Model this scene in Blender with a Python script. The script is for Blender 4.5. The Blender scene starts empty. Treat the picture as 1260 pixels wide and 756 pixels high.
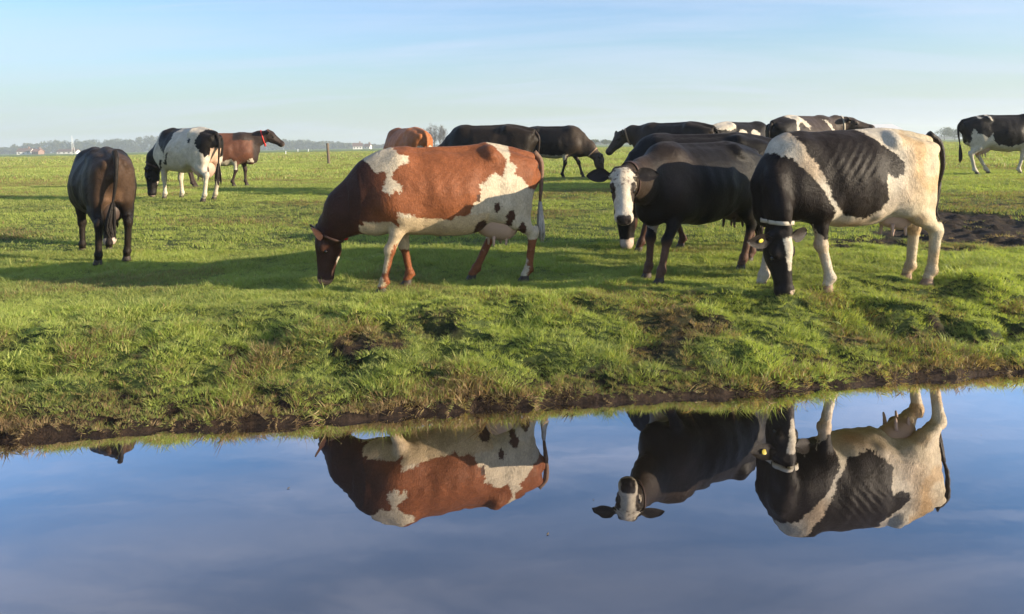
import bpy, math, random
import numpy as np
from mathutils import Vector, Matrix

random.seed(7)
RNG = np.random.default_rng(11)
S = bpy.context.scene
COL = S.collection
R = math.radians

# ------------------------------------------------------------------ camera
H = 1.8
PITCH = 0.0              # the lens is level; the frame is shifted down (a crop of the picture)
ROLL = 0.016
def camera():
    f = Vector((0, math.cos(PITCH), -math.sin(PITCH)))
    r = Vector((1, 0, 0)); u = r.cross(f)
    r2 = r * math.cos(ROLL) - u * math.sin(ROLL)
    u2 = u * math.cos(ROLL) + r * math.sin(ROLL)
    cd = bpy.data.cameras.new('camera'); co = bpy.data.objects.new('camera', cd); COL.objects.link(co)
    m = Matrix(((r2.x, u2.x, -f.x, 0), (r2.y, u2.y, -f.y, 0), (r2.z, u2.z, -f.z, H), (0, 0, 0, 1)))
    co.matrix_world = m
    cd.shift_y = -199.0 / 1260.0
    cd.sensor_width = 36; cd.lens = 36 * 950 / 1260; cd.clip_start = 0.05; cd.clip_end = 6000
    S.camera = co
camera()

# ------------------------------------------------------------------ sky, sun, exposure
SUN_EL, SUN_AZ = R(14.2), R(-15.0)          # azimuth from +X towards +Y: the sun stands to the right, a little on the camera's side
sd = Vector((math.cos(SUN_EL) * math.cos(SUN_AZ), math.cos(SUN_EL) * math.sin(SUN_AZ), math.sin(SUN_EL)))
def node(nt, typ, x=0, y=0, **kw):
    n = nt.nodes.new(typ)
    for k, v in kw.items():
        if k in n.bl_rna.properties.keys(): setattr(n, k, v)
        else: n.inputs[k].default_value = v
    return n
def build_world():
    w = bpy.data.worlds.new('World'); S.world = w; w.use_nodes = True
    nt = w.node_tree; nt.nodes.clear(); L = nt.links.new
    out = nt.nodes.new('ShaderNodeOutputWorld'); bg = nt.nodes.new('ShaderNodeBackground')
    sky = nt.nodes.new('ShaderNodeTexSky'); sky.sky_type = 'NISHITA'; sky.sun_disc = False
    sky.sun_elevation = SUN_EL; sky.sun_rotation = math.pi / 2 - SUN_AZ
    sky.air_density = 1.0; sky.dust_density = 0.6; sky.ozone_density = 1.6; sky.altitude = 0
    tc = nt.nodes.new('ShaderNodeTexCoord'); sp = nt.nodes.new('ShaderNodeSeparateXYZ'); L(tc.outputs['Generated'], sp.inputs[0])
    zc = node(nt, 'ShaderNodeMath', operation='MAXIMUM'); L(sp.outputs['Z'], zc.inputs[0]); zc.inputs[1].default_value = 0
    za = node(nt, 'ShaderNodeMath', operation='ADD'); L(zc.outputs[0], za.inputs[0]); za.inputs[1].default_value = 0.12
    dx = node(nt, 'ShaderNodeMath', operation='DIVIDE'); L(sp.outputs['X'], dx.inputs[0]); L(za.outputs[0], dx.inputs[1])
    dy = node(nt, 'ShaderNodeMath', operation='DIVIDE'); L(sp.outputs['Y'], dy.inputs[0]); L(za.outputs[0], dy.inputs[1])
    cb = nt.nodes.new('ShaderNodeCombineXYZ'); L(dx.outputs[0], cb.inputs[0]); L(dy.outputs[0], cb.inputs[1])
    # thin cirrus: long bands and a fine streaky layer
    def layer(scale_xyz, rotz, detail, dist, lo, hi, sc=1.0, loc=(0, 0, 0)):
        mp = nt.nodes.new('ShaderNodeMapping'); L(cb.outputs[0], mp.inputs[0])
        mp.inputs['Scale'].default_value = scale_xyz; mp.inputs['Rotation'].default_value = (0, 0, rotz); mp.inputs['Location'].default_value = loc
        n = nt.nodes.new('ShaderNodeTexNoise'); L(mp.outputs[0], n.inputs['Vector'])
        n.inputs['Scale'].default_value = sc; n.inputs['Detail'].default_value = detail; n.inputs['Roughness'].default_value = .55
        n.inputs['Distortion'].default_value = dist
        mr = nt.nodes.new('ShaderNodeMapRange'); mr.interpolation_type = 'SMOOTHSTEP'; L(n.outputs['Fac'], mr.inputs[0])
        mr.inputs['From Min'].default_value = lo; mr.inputs['From Max'].default_value = hi
        return mr.outputs[0]
    a = layer((.35, 1.1, 1), R(12), 6, .8, .36, .66, loc=(3.3, 1.2, 0))
    b = layer((.8, 2.6, 1), R(-9), 8, 1.2, .5, .8, loc=(1.3, 5.2, 0))
    c = layer((.16, .5, 1), R(5), 3, .3, .42, .70, loc=(.3, 8.2, 0))
    d = layer((1.0, 3.4, 1), R(7), 9, 1.6, .40, .72, loc=(7.3, 2.2, 0))
    up = nt.nodes.new('ShaderNodeMapRange'); up.interpolation_type = 'SMOOTHSTEP'; L(sp.outputs['Z'], up.inputs[0]); up.inputs['From Min'].default_value = .12; up.inputs['From Max'].default_value = .32
    m1 = node(nt, 'ShaderNodeMath', operation='MULTIPLY'); L(b, m1.inputs[0]); L(c, m1.inputs[1])
    m2 = node(nt, 'ShaderNodeMath', operation='MULTIPLY_ADD'); L(a, m2.inputs[0]); m2.inputs[1].default_value = .55; 
    m3 = node(nt, 'ShaderNodeMath', operation='MULTIPLY'); L(m1.outputs[0], m3.inputs[0]); m3.inputs[1].default_value = 1.1; L(m3.outputs[0], m2.inputs[2])
    m4 = node(nt, 'ShaderNodeMath', operation='MULTIPLY', use_clamp=True); L(m2.outputs[0], m4.inputs[0]); m4.inputs[1].default_value = .7
    e1 = node(nt, 'ShaderNodeMath', operation='MULTIPLY'); L(d, e1.inputs[0]); L(up.outputs[0], e1.inputs[1])
    e2 = node(nt, 'ShaderNodeMath', operation='MULTIPLY_ADD', use_clamp=True); L(e1.outputs[0], e2.inputs[0]); e2.inputs[1].default_value = .32; L(m4.outputs[0], e2.inputs[2]); m4 = e2
    # pale low band of distant haze near the horizon
    hz = nt.nodes.new('ShaderNodeMapRange'); hz.interpolation_type = 'SMOOTHERSTEP'; L(sp.outputs['Z'], hz.inputs[0])
    hz.inputs['From Min'].default_value = -.02; hz.inputs['From Max'].default_value = .22; hz.inputs['To Min'].default_value = .9; hz.inputs['To Max'].default_value = 0
    mixh = node(nt, 'ShaderNodeMix', data_type='RGBA'); L(hz.outputs[0], mixh.inputs['Factor'])
    tint = node(nt, 'ShaderNodeMix', data_type='RGBA', blend_type='MULTIPLY'); tint.inputs['Factor'].default_value = 1
    L(sky.outputs[0], tint.inputs[6]); tint.inputs[7].default_value = SKY_TINT
    L(tint.outputs[2], mixh.inputs[6]); mixh.inputs[7].default_value = SKY_HZ
    mixc = node(nt, 'ShaderNodeMix', data_type='RGBA'); L(m4.outputs[0], mixc.inputs['Factor']); L(mixh.outputs[2], mixc.inputs[6])
    mixc.inputs[7].default_value = SKY_CLOUD
    L(mixc.outputs[2], bg.inputs['Color']); bg.inputs['Strength'].default_value = 0.070
    L(bg.outputs[0], out.inputs[0])
SKY_TINT = (.96, 1.28, 1.62, 1)
SKY_HZ = (4.1, 4.75, 4.55, 1)
SKY_CLOUD = (5.0, 5.6, 7.2, 1)
build_world()
def build_sun():
    ld = bpy.data.lights.new('sun', 'SUN'); ld.energy = 5.0; ld.angle = R(.5); ld.color = (1.0, .84, .62)
    lo = bpy.data.objects.new('sun', ld); COL.objects.link(lo)
    lo.rotation_euler = sd.to_track_quat('Z', 'Y').to_euler()
build_sun()
S.view_settings.view_transform = 'Standard'; S.view_settings.look = 'None'; S.view_settings.gamma = 1
S.view_settings.use_curve_mapping = False
S.view_settings.exposure = 1.07
S.cycles.volume_bounces = 1; S.cycles.max_bounces = 6; S.cycles.transparent_max_bounces = 4
try: S.cycles.use_denoising = True; S.cycles.denoiser = 'OPENIMAGEDENOISE'; S.cycles.denoising_input_passes = 'RGB_ALBEDO_NORMAL'; S.cycles.denoising_prefilter = 'ACCURATE'
except Exception: pass

# ------------------------------------------------------------------ helpers
def tag(o, label=None, cat=None, group=None, kind=None):
    if label: o['label'] = label
    if cat: o['category'] = cat
    if group: o['group'] = group
    if kind: o['kind'] = kind
    return o
def mesh_np(name, v, f, mat=None, parent=None, smooth=True, cols=None, attrs=None):
    me = bpy.data.meshes.new(name)
    v = np.asarray(v, np.float32); f = np.asarray(f, np.int32)
    me.vertices.add(len(v)); me.vertices.foreach_set('co', v.ravel())
    k = f.shape[1]
    me.loops.add(f.size); me.loops.foreach_set('vertex_index', f.ravel())
    me.polygons.add(len(f)); me.polygons.foreach_set('loop_start', np.arange(0, f.size, k, dtype=np.int32))
    me.polygons.foreach_set('loop_total', np.full(len(f), k, np.int32))
    me.polygons.foreach_set('use_smooth', np.full(len(f), smooth))
    if cols is not None:
        a = me.color_attributes.new('coat', 'FLOAT_COLOR', 'POINT')
        c = np.ones((len(v), 4), np.float32); c[:, :3] = cols; a.data.foreach_set('color', c.ravel())
    if attrs:
        for n, val in attrs.items():
            a = me.attributes.new(n, 'FLOAT', 'POINT'); a.data.foreach_set('value', np.asarray(val, np.float32))
    me.update(calc_edges=True); me.validate()
    if mat: me.materials.append(mat)
    o = bpy.data.objects.new(name, me); COL.objects.link(o)
    if parent: o.parent = parent
    return o
def mesh_py(name, v, f, mat=None, parent=None, smooth=True):
    me = bpy.data.meshes.new(name); me.from_pydata([tuple(map(float, p)) for p in v], [], [tuple(map(int, q)) for q in f]); me.update()
    for p in me.polygons: p.use_smooth = smooth
    if mat: me.materials.append(mat)
    o = bpy.data.objects.new(name, me); COL.objects.link(o)
    if parent: o.parent = parent
    return o
def empty(name, loc, rz=0):
    o = bpy.data.objects.new(name, None); o.empty_display_size = .2; COL.objects.link(o); o.location = loc; o.rotation_euler = (0, 0, rz); return o

# value noise
_T = np.random.default_rng(3).random((256, 256)).astype(np.float32)
def vn(x, y):
    x = np.asarray(x, np.float64); y = np.asarray(y, np.float64)
    xi = np.floor(x).astype(np.int64); yi = np.floor(y).astype(np.int64); fx = x - xi; fy = y - yi
    fx = fx * fx * (3 - 2 * fx); fy = fy * fy * (3 - 2 * fy)
    a = _T[xi & 255, yi & 255]; b = _T[(xi + 1) & 255, yi & 255]; c = _T[xi & 255, (yi + 1) & 255]; d = _T[(xi + 1) & 255, (yi + 1) & 255]
    return (a * (1 - fx) + b * fx) * (1 - fy) + (c * (1 - fx) + d * fx) * fy
def fbm(x, y, o=4, g=.5):
    s = 0; a = 1; t = 0
    for i in range(o):
        s = s + a * vn(x * 2 ** i + 17.3 * i, y * 2 ** i + 9.1 * i); t += a; a *= g
    return s / t
_W = np.random.default_rng(5)
_WK = _W.normal(size=(24, 3)); _WP = _W.random(24) * 6.28
def sn3(P, scale, a=0, n=8):
    q = P * scale; s = 0
    for i in range(a, a + n):
        k = _WK[i % 24]; s = s + np.sin(q @ (k / np.linalg.norm(k) * (1 + .5 * (i % 3))) + _WP[i % 24])
    return s / math.sqrt(n)
def ss(t):
    t = np.clip(t, 0, 1); return t * t * (3 - 2 * t)

# ------------------------------------------------------------------ materials
def mat(name, color=(.5, .5, .5), rough=.7, spec=.3, noise=None, bump=None, metallic=0, emission=None, coat=None):
    m = bpy.data.materials.new(name); m.use_nodes = True; nt = m.node_tree; b = nt.nodes['Principled BSDF']; L = nt.links.new
    b.inputs['Base Color'].default_value = (*color, 1); b.inputs['Roughness'].default_value = rough
    b.inputs['Specular IOR Level'].default_value = spec; b.inputs['Metallic'].default_value = metallic
    tc = nt.nodes.new('ShaderNodeTexCoord')
    if noise:
        n = nt.nodes.new('ShaderNodeTexNoise'); n.inputs['Scale'].default_value = noise[0]; n.inputs['Detail'].default_value = 6
        L(tc.outputs['Object'], n.inputs['Vector'])
        mx = node(nt, 'ShaderNodeMix', data_type='RGBA'); L(n.outputs['Fac'], mx.inputs['Factor'])
        mx.inputs[6].default_value = (*[c * (1 - noise[1]) for c in color], 1); mx.inputs[7].default_value = (*[min(1, c * (1 + noise[1])) for c in color], 1)
        L(mx.outputs[2], b.inputs['Base Color'])
    if bump:
        n = nt.nodes.new('ShaderNodeTexNoise'); n.inputs['Scale'].default_value = bump[0]; n.inputs['Detail'].default_value = 5
        L(tc.outputs['Object'], n.inputs['Vector'])
        bp = nt.nodes.new('ShaderNodeBump'); bp.inputs['Strength'].default_value = bump[1]; bp.inputs['Distance'].default_value = bump[2]
        L(n.outputs['Fac'], bp.inputs['Height']); L(bp.outputs[0], b.inputs['Normal'])
    return m
def coat_mat():
    m = bpy.data.materials.new('cow_coat'); m.use_nodes = True; nt = m.node_tree; b = nt.nodes['Principled BSDF']; L = nt.links.new
    at = nt.nodes.new('ShaderNodeAttribute'); at.attribute_name = 'coat'
    tc = nt.nodes.new('ShaderNodeTexCoord')
    n1 = nt.nodes.new('ShaderNodeTexNoise'); n1.inputs['Scale'].default_value = 9; n1.inputs['Detail'].default_value = 8; n1.inputs['Roughness'].default_value = .65
    L(tc.outputs['Object'], n1.inputs['Vector'])
    mp = nt.nodes.new('ShaderNodeMapping'); mp.inputs['Scale'].default_value = (60, 60, 14); L(tc.outputs['Object'], mp.inputs[0])
    n2 = nt.nodes.new('ShaderNodeTexNoise'); n2.inputs['Scale'].default_value = 2.2; n2.inputs['Detail'].default_value = 6; n2.inputs['Distortion'].default_value = .6; L(mp.outputs[0], n2.inputs['Vector'])
    mr = nt.nodes.new('ShaderNodeMapRange'); L(n1.outputs['Fac'], mr.inputs[0]); mr.inputs['From Min'].default_value = .3; mr.inputs['From Max'].default_value = .7
    mr.inputs['To Min'].default_value = .78; mr.inputs['To Max'].default_value = 1.2
    mr2 = nt.nodes.new('ShaderNodeMapRange'); L(n2.outputs['Fac'], mr2.inputs[0]); mr2.inputs['From Min'].default_value = .3; mr2.inputs['From Max'].default_value = .7
    mr2.inputs['To Min'].default_value = .8; mr2.inputs['To Max'].default_value = 1.2
    mu = node(nt, 'ShaderNodeMath', operation='MULTIPLY'); L(mr.outputs[0], mu.inputs[0]); L(mr2.outputs[0], mu.inputs[1])
    vm = node(nt, 'ShaderNodeVectorMath', operation='SCALE'); L(at.outputs['Color'], vm.inputs[0]); L(mu.outputs[0], vm.inputs['Scale'])
    L(vm.outputs[0], b.inputs['Base Color'])
    b.inputs['Roughness'].default_value = .5; b.inputs['Specular IOR Level'].default_value = .14
    b.inputs['Sheen Weight'].default_value = .05; b.inputs['Sheen Roughness'].default_value = .4; b.inputs['Sheen Tint'].default_value = (1, .8, .6, 1)
    n3 = nt.nodes.new('ShaderNodeTexNoise'); n3.inputs['Scale'].default_value = 7; n3.inputs['Detail'].default_value = 7; n3.inputs['Roughness'].default_value = .6; n3.inputs['Distortion'].default_value = .5; L(tc.outputs['Object'], n3.inputs['Vector'])
    ad = node(nt, 'ShaderNodeMath', operation='MULTIPLY_ADD'); L(n2.outputs['Fac'], ad.inputs[0]); ad.inputs[1].default_value = .22; L(n3.outputs['Fac'], ad.inputs[2])
    bp = nt.nodes.new('ShaderNodeBump'); bp.inputs['Strength'].default_value = .75; bp.inputs['Distance'].default_value = .022
    L(ad.outputs[0], bp.inputs['Height']); L(bp.outputs[0], b.inputs['Normal'])
    return m
M = {}
M['coat'] = coat_mat()
M['hoof'] = mat('hoof_horn', (.045, .032, .025), .6, .3, (30, .4), (60, .4, .004))
M['hoof_pale'] = mat('pale_hoof_horn', (.25, .16, .10), .6, .3, (30, .4), (60, .4, .004))
M['eye'] = mat('eye_gloss', (.008, .006, .005), .08, .6)
M['udder'] = mat('udder_skin', (.44, .30, .23), .55, .35, (8, .18), (30, .4, .006))
M['udder_dark'] = mat('dark_udder_skin', (.06, .04, .032), .55, .35, (8, .2), (30, .4, .006))
M['red_strap'] = mat('red_collar_webbing', (.55, .035, .03), .6, .3, (40, .2), (200, .3, .001))
M['white_strap'] = mat('off_white_collar_webbing', (.42, .37, .29), .6, .3, (40, .2), (200, .3, .001))
M['dark_strap'] = mat('dark_collar_webbing', (.045, .022, .015), .6, .3, (40, .2), (200, .3, .001))
M['tan_strap'] = mat('tan_collar_webbing', (.34, .22, .13), .6, .3, (40, .2), (200, .3, .001))
M['tag'] = mat('yellow_ear_tag', (.75, .6, .08), .4, .4)
M['wood'] = mat('weathered_post_wood', (.14, .11, .08), .85, .2, (14, .45), (50, .6, .01))
M['mast'] = mat('painted_mast_metal', (.6, .62, .62), .5, .4, (3, .08))
M['bark'] = mat('tree_bark', (.10, .085, .07), .9, .1, (5, .35), (12, .7, .05))
M['twig'] = mat('bare_twigs', (.12, .10, .085), .9, .1, (.8, .3))
M['leaf'] = mat('far_tree_foliage', (.09, .12, .045), .8, .2, (.6, .35))
M['wood_mass'] = mat('far_wood_foliage', (.075, .085, .05), .85, .1, (.15, .35))
M['wall_white'] = mat('rendered_white_wall', (.72, .70, .66), .8, .2, (1, .08))
M['wall_red'] = mat('red_brick_wall', (.26, .17, .14), .85, .2, (6, .25))
M['roof'] = mat('roof_tiles', (.16, .11, .10), .8, .2, (4, .3))
M['roof_red'] = mat('red_roof_tiles', (.26, .14, .12), .8, .2, (4, .3))
M['glass'] = mat('window_glass', (.03, .04, .05), .1, .6)

# ------------------------------------------------------------------ signed distance modelling of the cows
class Grid:
    def __init__(s, lo, hi, h):
        s.lo = np.asarray(lo, np.float32); s.h = h
        s.n = np.ceil((np.asarray(hi) - s.lo) / h).astype(int) + 1
        s.ax = [(s.lo[i] + h * np.arange(s.n[i])).astype(np.float32) for i in range(3)]
    def new(s): return np.full(tuple(s.n), 1.0, np.float32)
    def block(s, lo, hi):
        a = np.clip(np.floor((np.asarray(lo) - s.lo) / s.h).astype(int), 0, s.n - 1)
        b = np.clip(np.ceil((np.asarray(hi) - s.lo) / s.h).astype(int) + 1, 1, s.n)
        sl = tuple(slice(int(a[i]), int(b[i])) for i in range(3))
        return sl, s.ax[0][sl[0]][:, None, None], s.ax[1][sl[1]][None, :, None], s.ax[2][sl[2]][None, None, :]
def smin(a, b, k):
    h = np.maximum(k - np.abs(a - b), 0) / k
    return np.minimum(a, b) - h * h * k * .25
def cone(G, F, a, b, ra, rb, k=.04, flat=None, fs=1.0, sub=False):
    """tapered capsule a->b, optionally flattened along unit vector flat by factor fs"""
    a = np.asarray(a, np.float32); b = np.asarray(b, np.float32)
    m = max(ra, rb) + k + .02
    sl, X, Y, Z = G.block(np.minimum(a, b) - m, np.maximum(a, b) + m)
    px, py, pz = X - a[0], Y - a[1], Z - a[2]; d = b - a
    px, py, pz = np.broadcast_arrays(px, py, pz)
    L2 = float(d @ d) + 1e-9
    t = np.clip((px * d[0] + py * d[1] + pz * d[2]) / L2, 0, 1)
    qx, qy, qz = px - t * d[0], py - t * d[1], pz - t * d[2]
    if flat is not None and fs != 1:
        n = np.asarray(flat, np.float32); n = n / np.linalg.norm(n)
        s = (qx * n[0] + qy * n[1] + qz * n[2]) * (1 / fs - 1)
        qx, qy, qz = qx + s * n[0], qy + s * n[1], qz + s * n[2]
    r = ra + (rb - ra) * t
    D = np.sqrt(qx * qx + qy * qy + qz * qz) - r
    if flat is not None and fs < 1: D = D * (fs * .4 + .6)
    put(F, sl, D, k, sub)
def put(F, sl, D, k, sub):
    if sub: F[sl] = -smin(-F[sl], D, k)
    else: F[sl] = smin(F[sl], D, k)
def ell(G, F, c, r, k=.04, ax=None, sub=False):
    """ellipsoid, ax = 3x3 rows of axes"""
    c = np.asarray(c, np.float32); r = np.asarray(r, np.float32)
    m = float(r.max()) + k + .02
    sl, X, Y, Z = G.block(c - m, c + m)
    px, py, pz = np.broadcast_arrays(X - c[0], Y - c[1], Z - c[2])
    if ax is not None:
        ax = np.asarray(ax, np.float32)
        px, py, pz = [px * ax[i][0] + py * ax[i][1] + pz * ax[i][2] for i in range(3)]
    k0 = np.sqrt((px / r[0]) ** 2 + (py / r[1]) ** 2 + (pz / r[2]) ** 2)
    k1 = np.sqrt((px / r[0] ** 2) ** 2 + (py / r[1] ** 2) ** 2 + (pz / r[2] ** 2) ** 2) + 1e-6
    put(F, sl, np.where(k0 < .05, -float(r.min()), k0 * (k0 - 1) / k1), k, sub)
def torso(G, F, st, ribs, s_noise=.0022):
    st = np.array(st, np.float32); o = np.argsort(st[:, 0]); st = st[o]
    x0, x1 = st[0, 0], st[-1, 0]
    sl, X, Y, Z = G.block((x0 - .1, -.5, .3), (x1 + .1, .5, 1.75))
    xs = X[:, 0, 0]
    xc = np.clip(xs, x0, x1)
    fine = np.linspace(x0, x1, 200)
    def smoothed(col):
        v = np.interp(fine, st[:, 0], st[:, col]); kk = np.hanning(17); kk /= kk.sum()
        v = np.convolve(np.pad(v, 8, mode='edge'), kk, 'valid'); return np.interp(xc, fine, v).astype(np.float32)
    top, bot, w = smoothed(1), smoothed(2), smoothed(3)
    zc = (top + bot) / 2; hz = (top - bot) / 2
    zc = zc[:, None, None]; hz = hz[:, None, None]; w = w[:, None, None]
    u = (Z - zc) / hz
    # widest slightly below the middle, narrow keel-like back
    sh = 1 - .28 * np.clip(u, 0, 1.1) ** 1.5 - .10 * np.clip(-u, 0, 1.1) ** 2
    a = np.abs(Y) / (w * sh)
    k0 = (np.abs(a) ** 2.2 + np.abs(u) ** 2.3) ** (1 / 2.25)
    D = (k0 - 1) * np.minimum(w, hz) * .95
    over = np.maximum(np.maximum(x0 - X, X - x1), 0)
    D = np.sqrt(np.maximum(D, 0) ** 2 + over ** 2) + np.minimum(D, 0)
    if s_noise:
        Xb, Yb, Zb = X, Y, Z; nz = 0
        for q in range(7):
            kx, ky, kz = _WK[q + 9] * 9; nz = nz + np.sin(kx * Xb + ky * Yb + kz * .7 * Zb + _WP[q])
        for q in range(4):
            kx, ky, kz = _WK[q] * 5; nz = nz + .5 * np.sin(26 * Xb * (1 + .1 * q) + kx * Xb + ky * Yb + kz * 1.6 * Zb + _WP[q + 8])
        D = D + s_noise * nz.astype(np.float32)
    if ribs:
        mk = np.clip(1 - np.abs((X - .12) / .42), 0, 1) * np.clip(1 - np.abs((Z - 1.08) / .33), 0, 1)
        D = D - ribs * mk * np.cos((X + .42 * Z + .25 * Z * Z) * 2 * np.pi / .088)
    put(F, sl, np.broadcast_to(D, F[sl].shape), .04, False)
def surface_nets(F, G):
    s = F < 0
    n = F.shape
    cs = np.zeros((n[0] - 1, n[1] - 1, n[2] - 1), np.int8)
    for i in (0, 1):
        for j in (0, 1):
            for k in (0, 1): cs += s[i:n[0] - 1 + i, j:n[1] - 1 + j, k:n[2] - 1 + k]
    act = np.argwhere((cs > 0) & (cs < 8))
    idx = np.full(cs.shape, -1, np.int32); idx[tuple(act.T)] = np.arange(len(act))
    acc = np.zeros((len(act), 3)); cnt = np.zeros(len(act))
    corners = [(i, j, k) for i in (0, 1) for j in (0, 1) for k in (0, 1)]
    val = {c: F[act[:, 0] + c[0], act[:, 1] + c[1], act[:, 2] + c[2]] for c in corners}
    for c in corners:
        for d in range(3):
            if c[d] == 0:
                e = list(c); e[d] = 1; e = tuple(e)
                a, b = val[c], val[e]; m = (a < 0) != (b < 0)
                t = np.where(m, a / np.where(m, a - b, 1), 0)
                for q in range(3): acc[:, q] += np.where(m, c[q] + (t if q == d else 0), 0)
                cnt += m
    V = (act + acc / cnt[:, None]) * G.h + G.lo
    faces = []
    for d in range(3):
        e1, e2 = [(1, 2), (2, 0), (0, 1)][d]
        sa = [slice(None)] * 3; sb = [slice(None)] * 3
        sa[d] = slice(0, n[d] - 1); sb[d] = slice(1, n[d])
        A = s[tuple(sa)]; B = s[tuple(sb)]
        for flip, msk in ((False, A & ~B), (True, ~A & B)):
            p = np.argwhere(msk)
            p = p[(p[:, e1] > 0) & (p[:, e2] > 0) & (p[:, e1] < n[e1] - 1) & (p[:, e2] < n[e2] - 1)]
            def at(o1, o2):
                q = p.copy(); q[:, e1] -= o1; q[:, e2] -= o2; return idx[tuple(q.T)]
            f = np.stack([at(1, 1), at(0, 1), at(0, 0), at(1, 0)], 1)
            if flip: f = f[:, ::-1]
            faces.append(f)
    Fc = np.concatenate(faces); Fc = Fc[(Fc >= 0).all(1)]
    for it in range(2):     # light relaxation
        e = np.concatenate([Fc[:, [0, 1]], Fc[:, [1, 2]], Fc[:, [2, 3]], Fc[:, [3, 0]]])
        a = np.stack([np.bincount(e[:, 0], V[e[:, 1], q], len(V)) + np.bincount(e[:, 1], V[e[:, 0], q], len(V)) for q in range(3)], 1)
        c = np.bincount(e[:, 0], minlength=len(V)) + np.bincount(e[:, 1], minlength=len(V))
        V = .6 * V + .4 * a / np.maximum(c, 1)[:, None]
    return V, Fc

ST = [(-.93, 1.20, 1.02, .07), (-.86, 1.31, .88, .14), (-.74, 1.37, .76, .20), (-.55, 1.41, .68, .25), (-.36, 1.425, .62, .29), (-.12, 1.40, .55, .345),
      (.14, 1.39, .53, .365), (.4, 1.395, .56, .34), (.62, 1.40, .60, .27), (.80, 1.31, .66, .20), (.92, 1.16, .74, .12)]
def unit(v): v = np.asarray(v, float); return v / np.linalg.norm(v)

def hoof_mesh():
    vs, fs = [], []
    n = 14
    def ring(sx, sy, z, ox):
        for i in range(n):
            t = 2 * math.pi * i / n
            c, s = math.cos(t), math.sin(t)
            notch = .78 if i == 0 else 1.0
            vs.append((ox + sx * c * notch, sy * s * (1 - .12 * c), z))
    ring(.068, .056, 0, .012); ring(.064, .054, .012, .010); ring(.050, .046, .045, -.002); ring(.042, .041, .068, -.010); ring(.034, .034, .075, -.010)
    for r in range(4):
        for i in range(n): fs.append((r * n + i, r * n + (i + 1) % n, (r + 1) * n + (i + 1) % n, (r + 1) * n + i))
    fs.append(tuple(range(n))[::-1]); fs.append(tuple(range(4 * n, 5 * n)))
    return vs, fs
def ear_mesh(L=.235, W=.070):
    vs, fs = [], []
    nu, nv = 12, 8
    for layer in (0, 1):
        for i in range(nu + 1):
            u = i / nu; w = W * (math.sin(math.pi * min(1, (u * .86 + .12))) ** .75) * (1 if u < .96 else .6) * (.5 + .5 * min(1, u / .25))
            for j in range(nv + 1):
                s = -1 + 2 * j / nv
                cup = .04 * (1 - u * .65) * (s * s)
                th = .009 * (1 - s * s) * (1 - u * .7) * (1 if layer else -1)
                vs.append((u * L, w * s, cup + th + .012 * math.sin(u * 3)))
    st = (nu + 1) * (nv + 1)
    for layer in (0, 1):
        for i in range(nu):
            for j in range(nv):
                a = layer * st + i * (nv + 1) + j; q = (a, a + nv + 1, a + nv + 2, a + 1)
                fs.append(q if layer else q[::-1])
    return vs, fs
def sphere_mesh(r, nu=12, nv=8, sc=(1, 1, 1)):
    vs, fs = [], []
    for i in range(nv + 1):
        p = math.pi * i / nv
        for j in range(nu):
            t = 2 * math.pi * j / nu; vs.append((r * math.sin(p) * math.cos(t) * sc[0], r * math.sin(p) * math.sin(t) * sc[1], r * math.cos(p) * sc[2]))
    for i in range(nv):
        for j in range(nu): fs.append((i * nu + j, (i + 1) * nu + j, (i + 1) * nu + (j + 1) % nu, i * nu + (j + 1) % nu))
    return vs, fs
def tube(pts, rad, n=8, jitter=0):
    pts = [np.asarray(p, float) for p in pts]; vs, fs = [], []
    ref = np.array([.3, 1, .2])
    for i, p in enumerate(pts):
        d = unit(pts[min(i + 1, len(pts) - 1)] - pts[max(i - 1, 0)])
        a = unit(np.cross(d, ref)); b = np.cross(d, a)
        for j in range(n):
            t = 2 * math.pi * j / n; r = rad[i] * (1 + jitter * math.sin(j * 2.4 + i * 1.3))
            vs.append(p + r * (a * math.cos(t) + b * math.sin(t)))
    for i in range(len(pts) - 1):
        for j in range(n): fs.append((i * n + j, i * n + (j + 1) % n, (i + 1) * n + (j + 1) % n, (i + 1) * n + j))
    k = len(pts) - 1
    fs.append(tuple(range(n))[::-1]); fs.append(tuple(k * n + j for j in range(n)))
    return vs, fs
def bez(pts, n):
    """Catmull-Rom through pts"""
    P = [np.asarray(p, float) for p in pts]; P = [2 * P[0] - P[1]] + P + [2 * P[-1] - P[-2]]; out = []
    m = len(P) - 3
    for q in range(n + 1):
        t = q / n * m; i = min(int(t), m - 1); f = t - i
        a, b, c, d = P[i:i + 4]
        out.append(.5 * ((2 * b) + (c - a) * f + (2 * a - 5 * b + 4 * c - d) * f * f + (3 * b - a - 3 * c + d) * f ** 3))
    return out
def orient(o, P, X, Z):
    X = unit(X); Z = np.asarray(Z, float); Z = unit(Z - X * (Z @ X)); Y = np.cross(Z, X)
    o.matrix_local = Matrix(((X[0], Y[0], Z[0], P[0]), (X[1], Y[1], Z[1], P[1]), (X[2], Y[2], Z[2], P[2]), (0, 0, 0, 1)))

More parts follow.
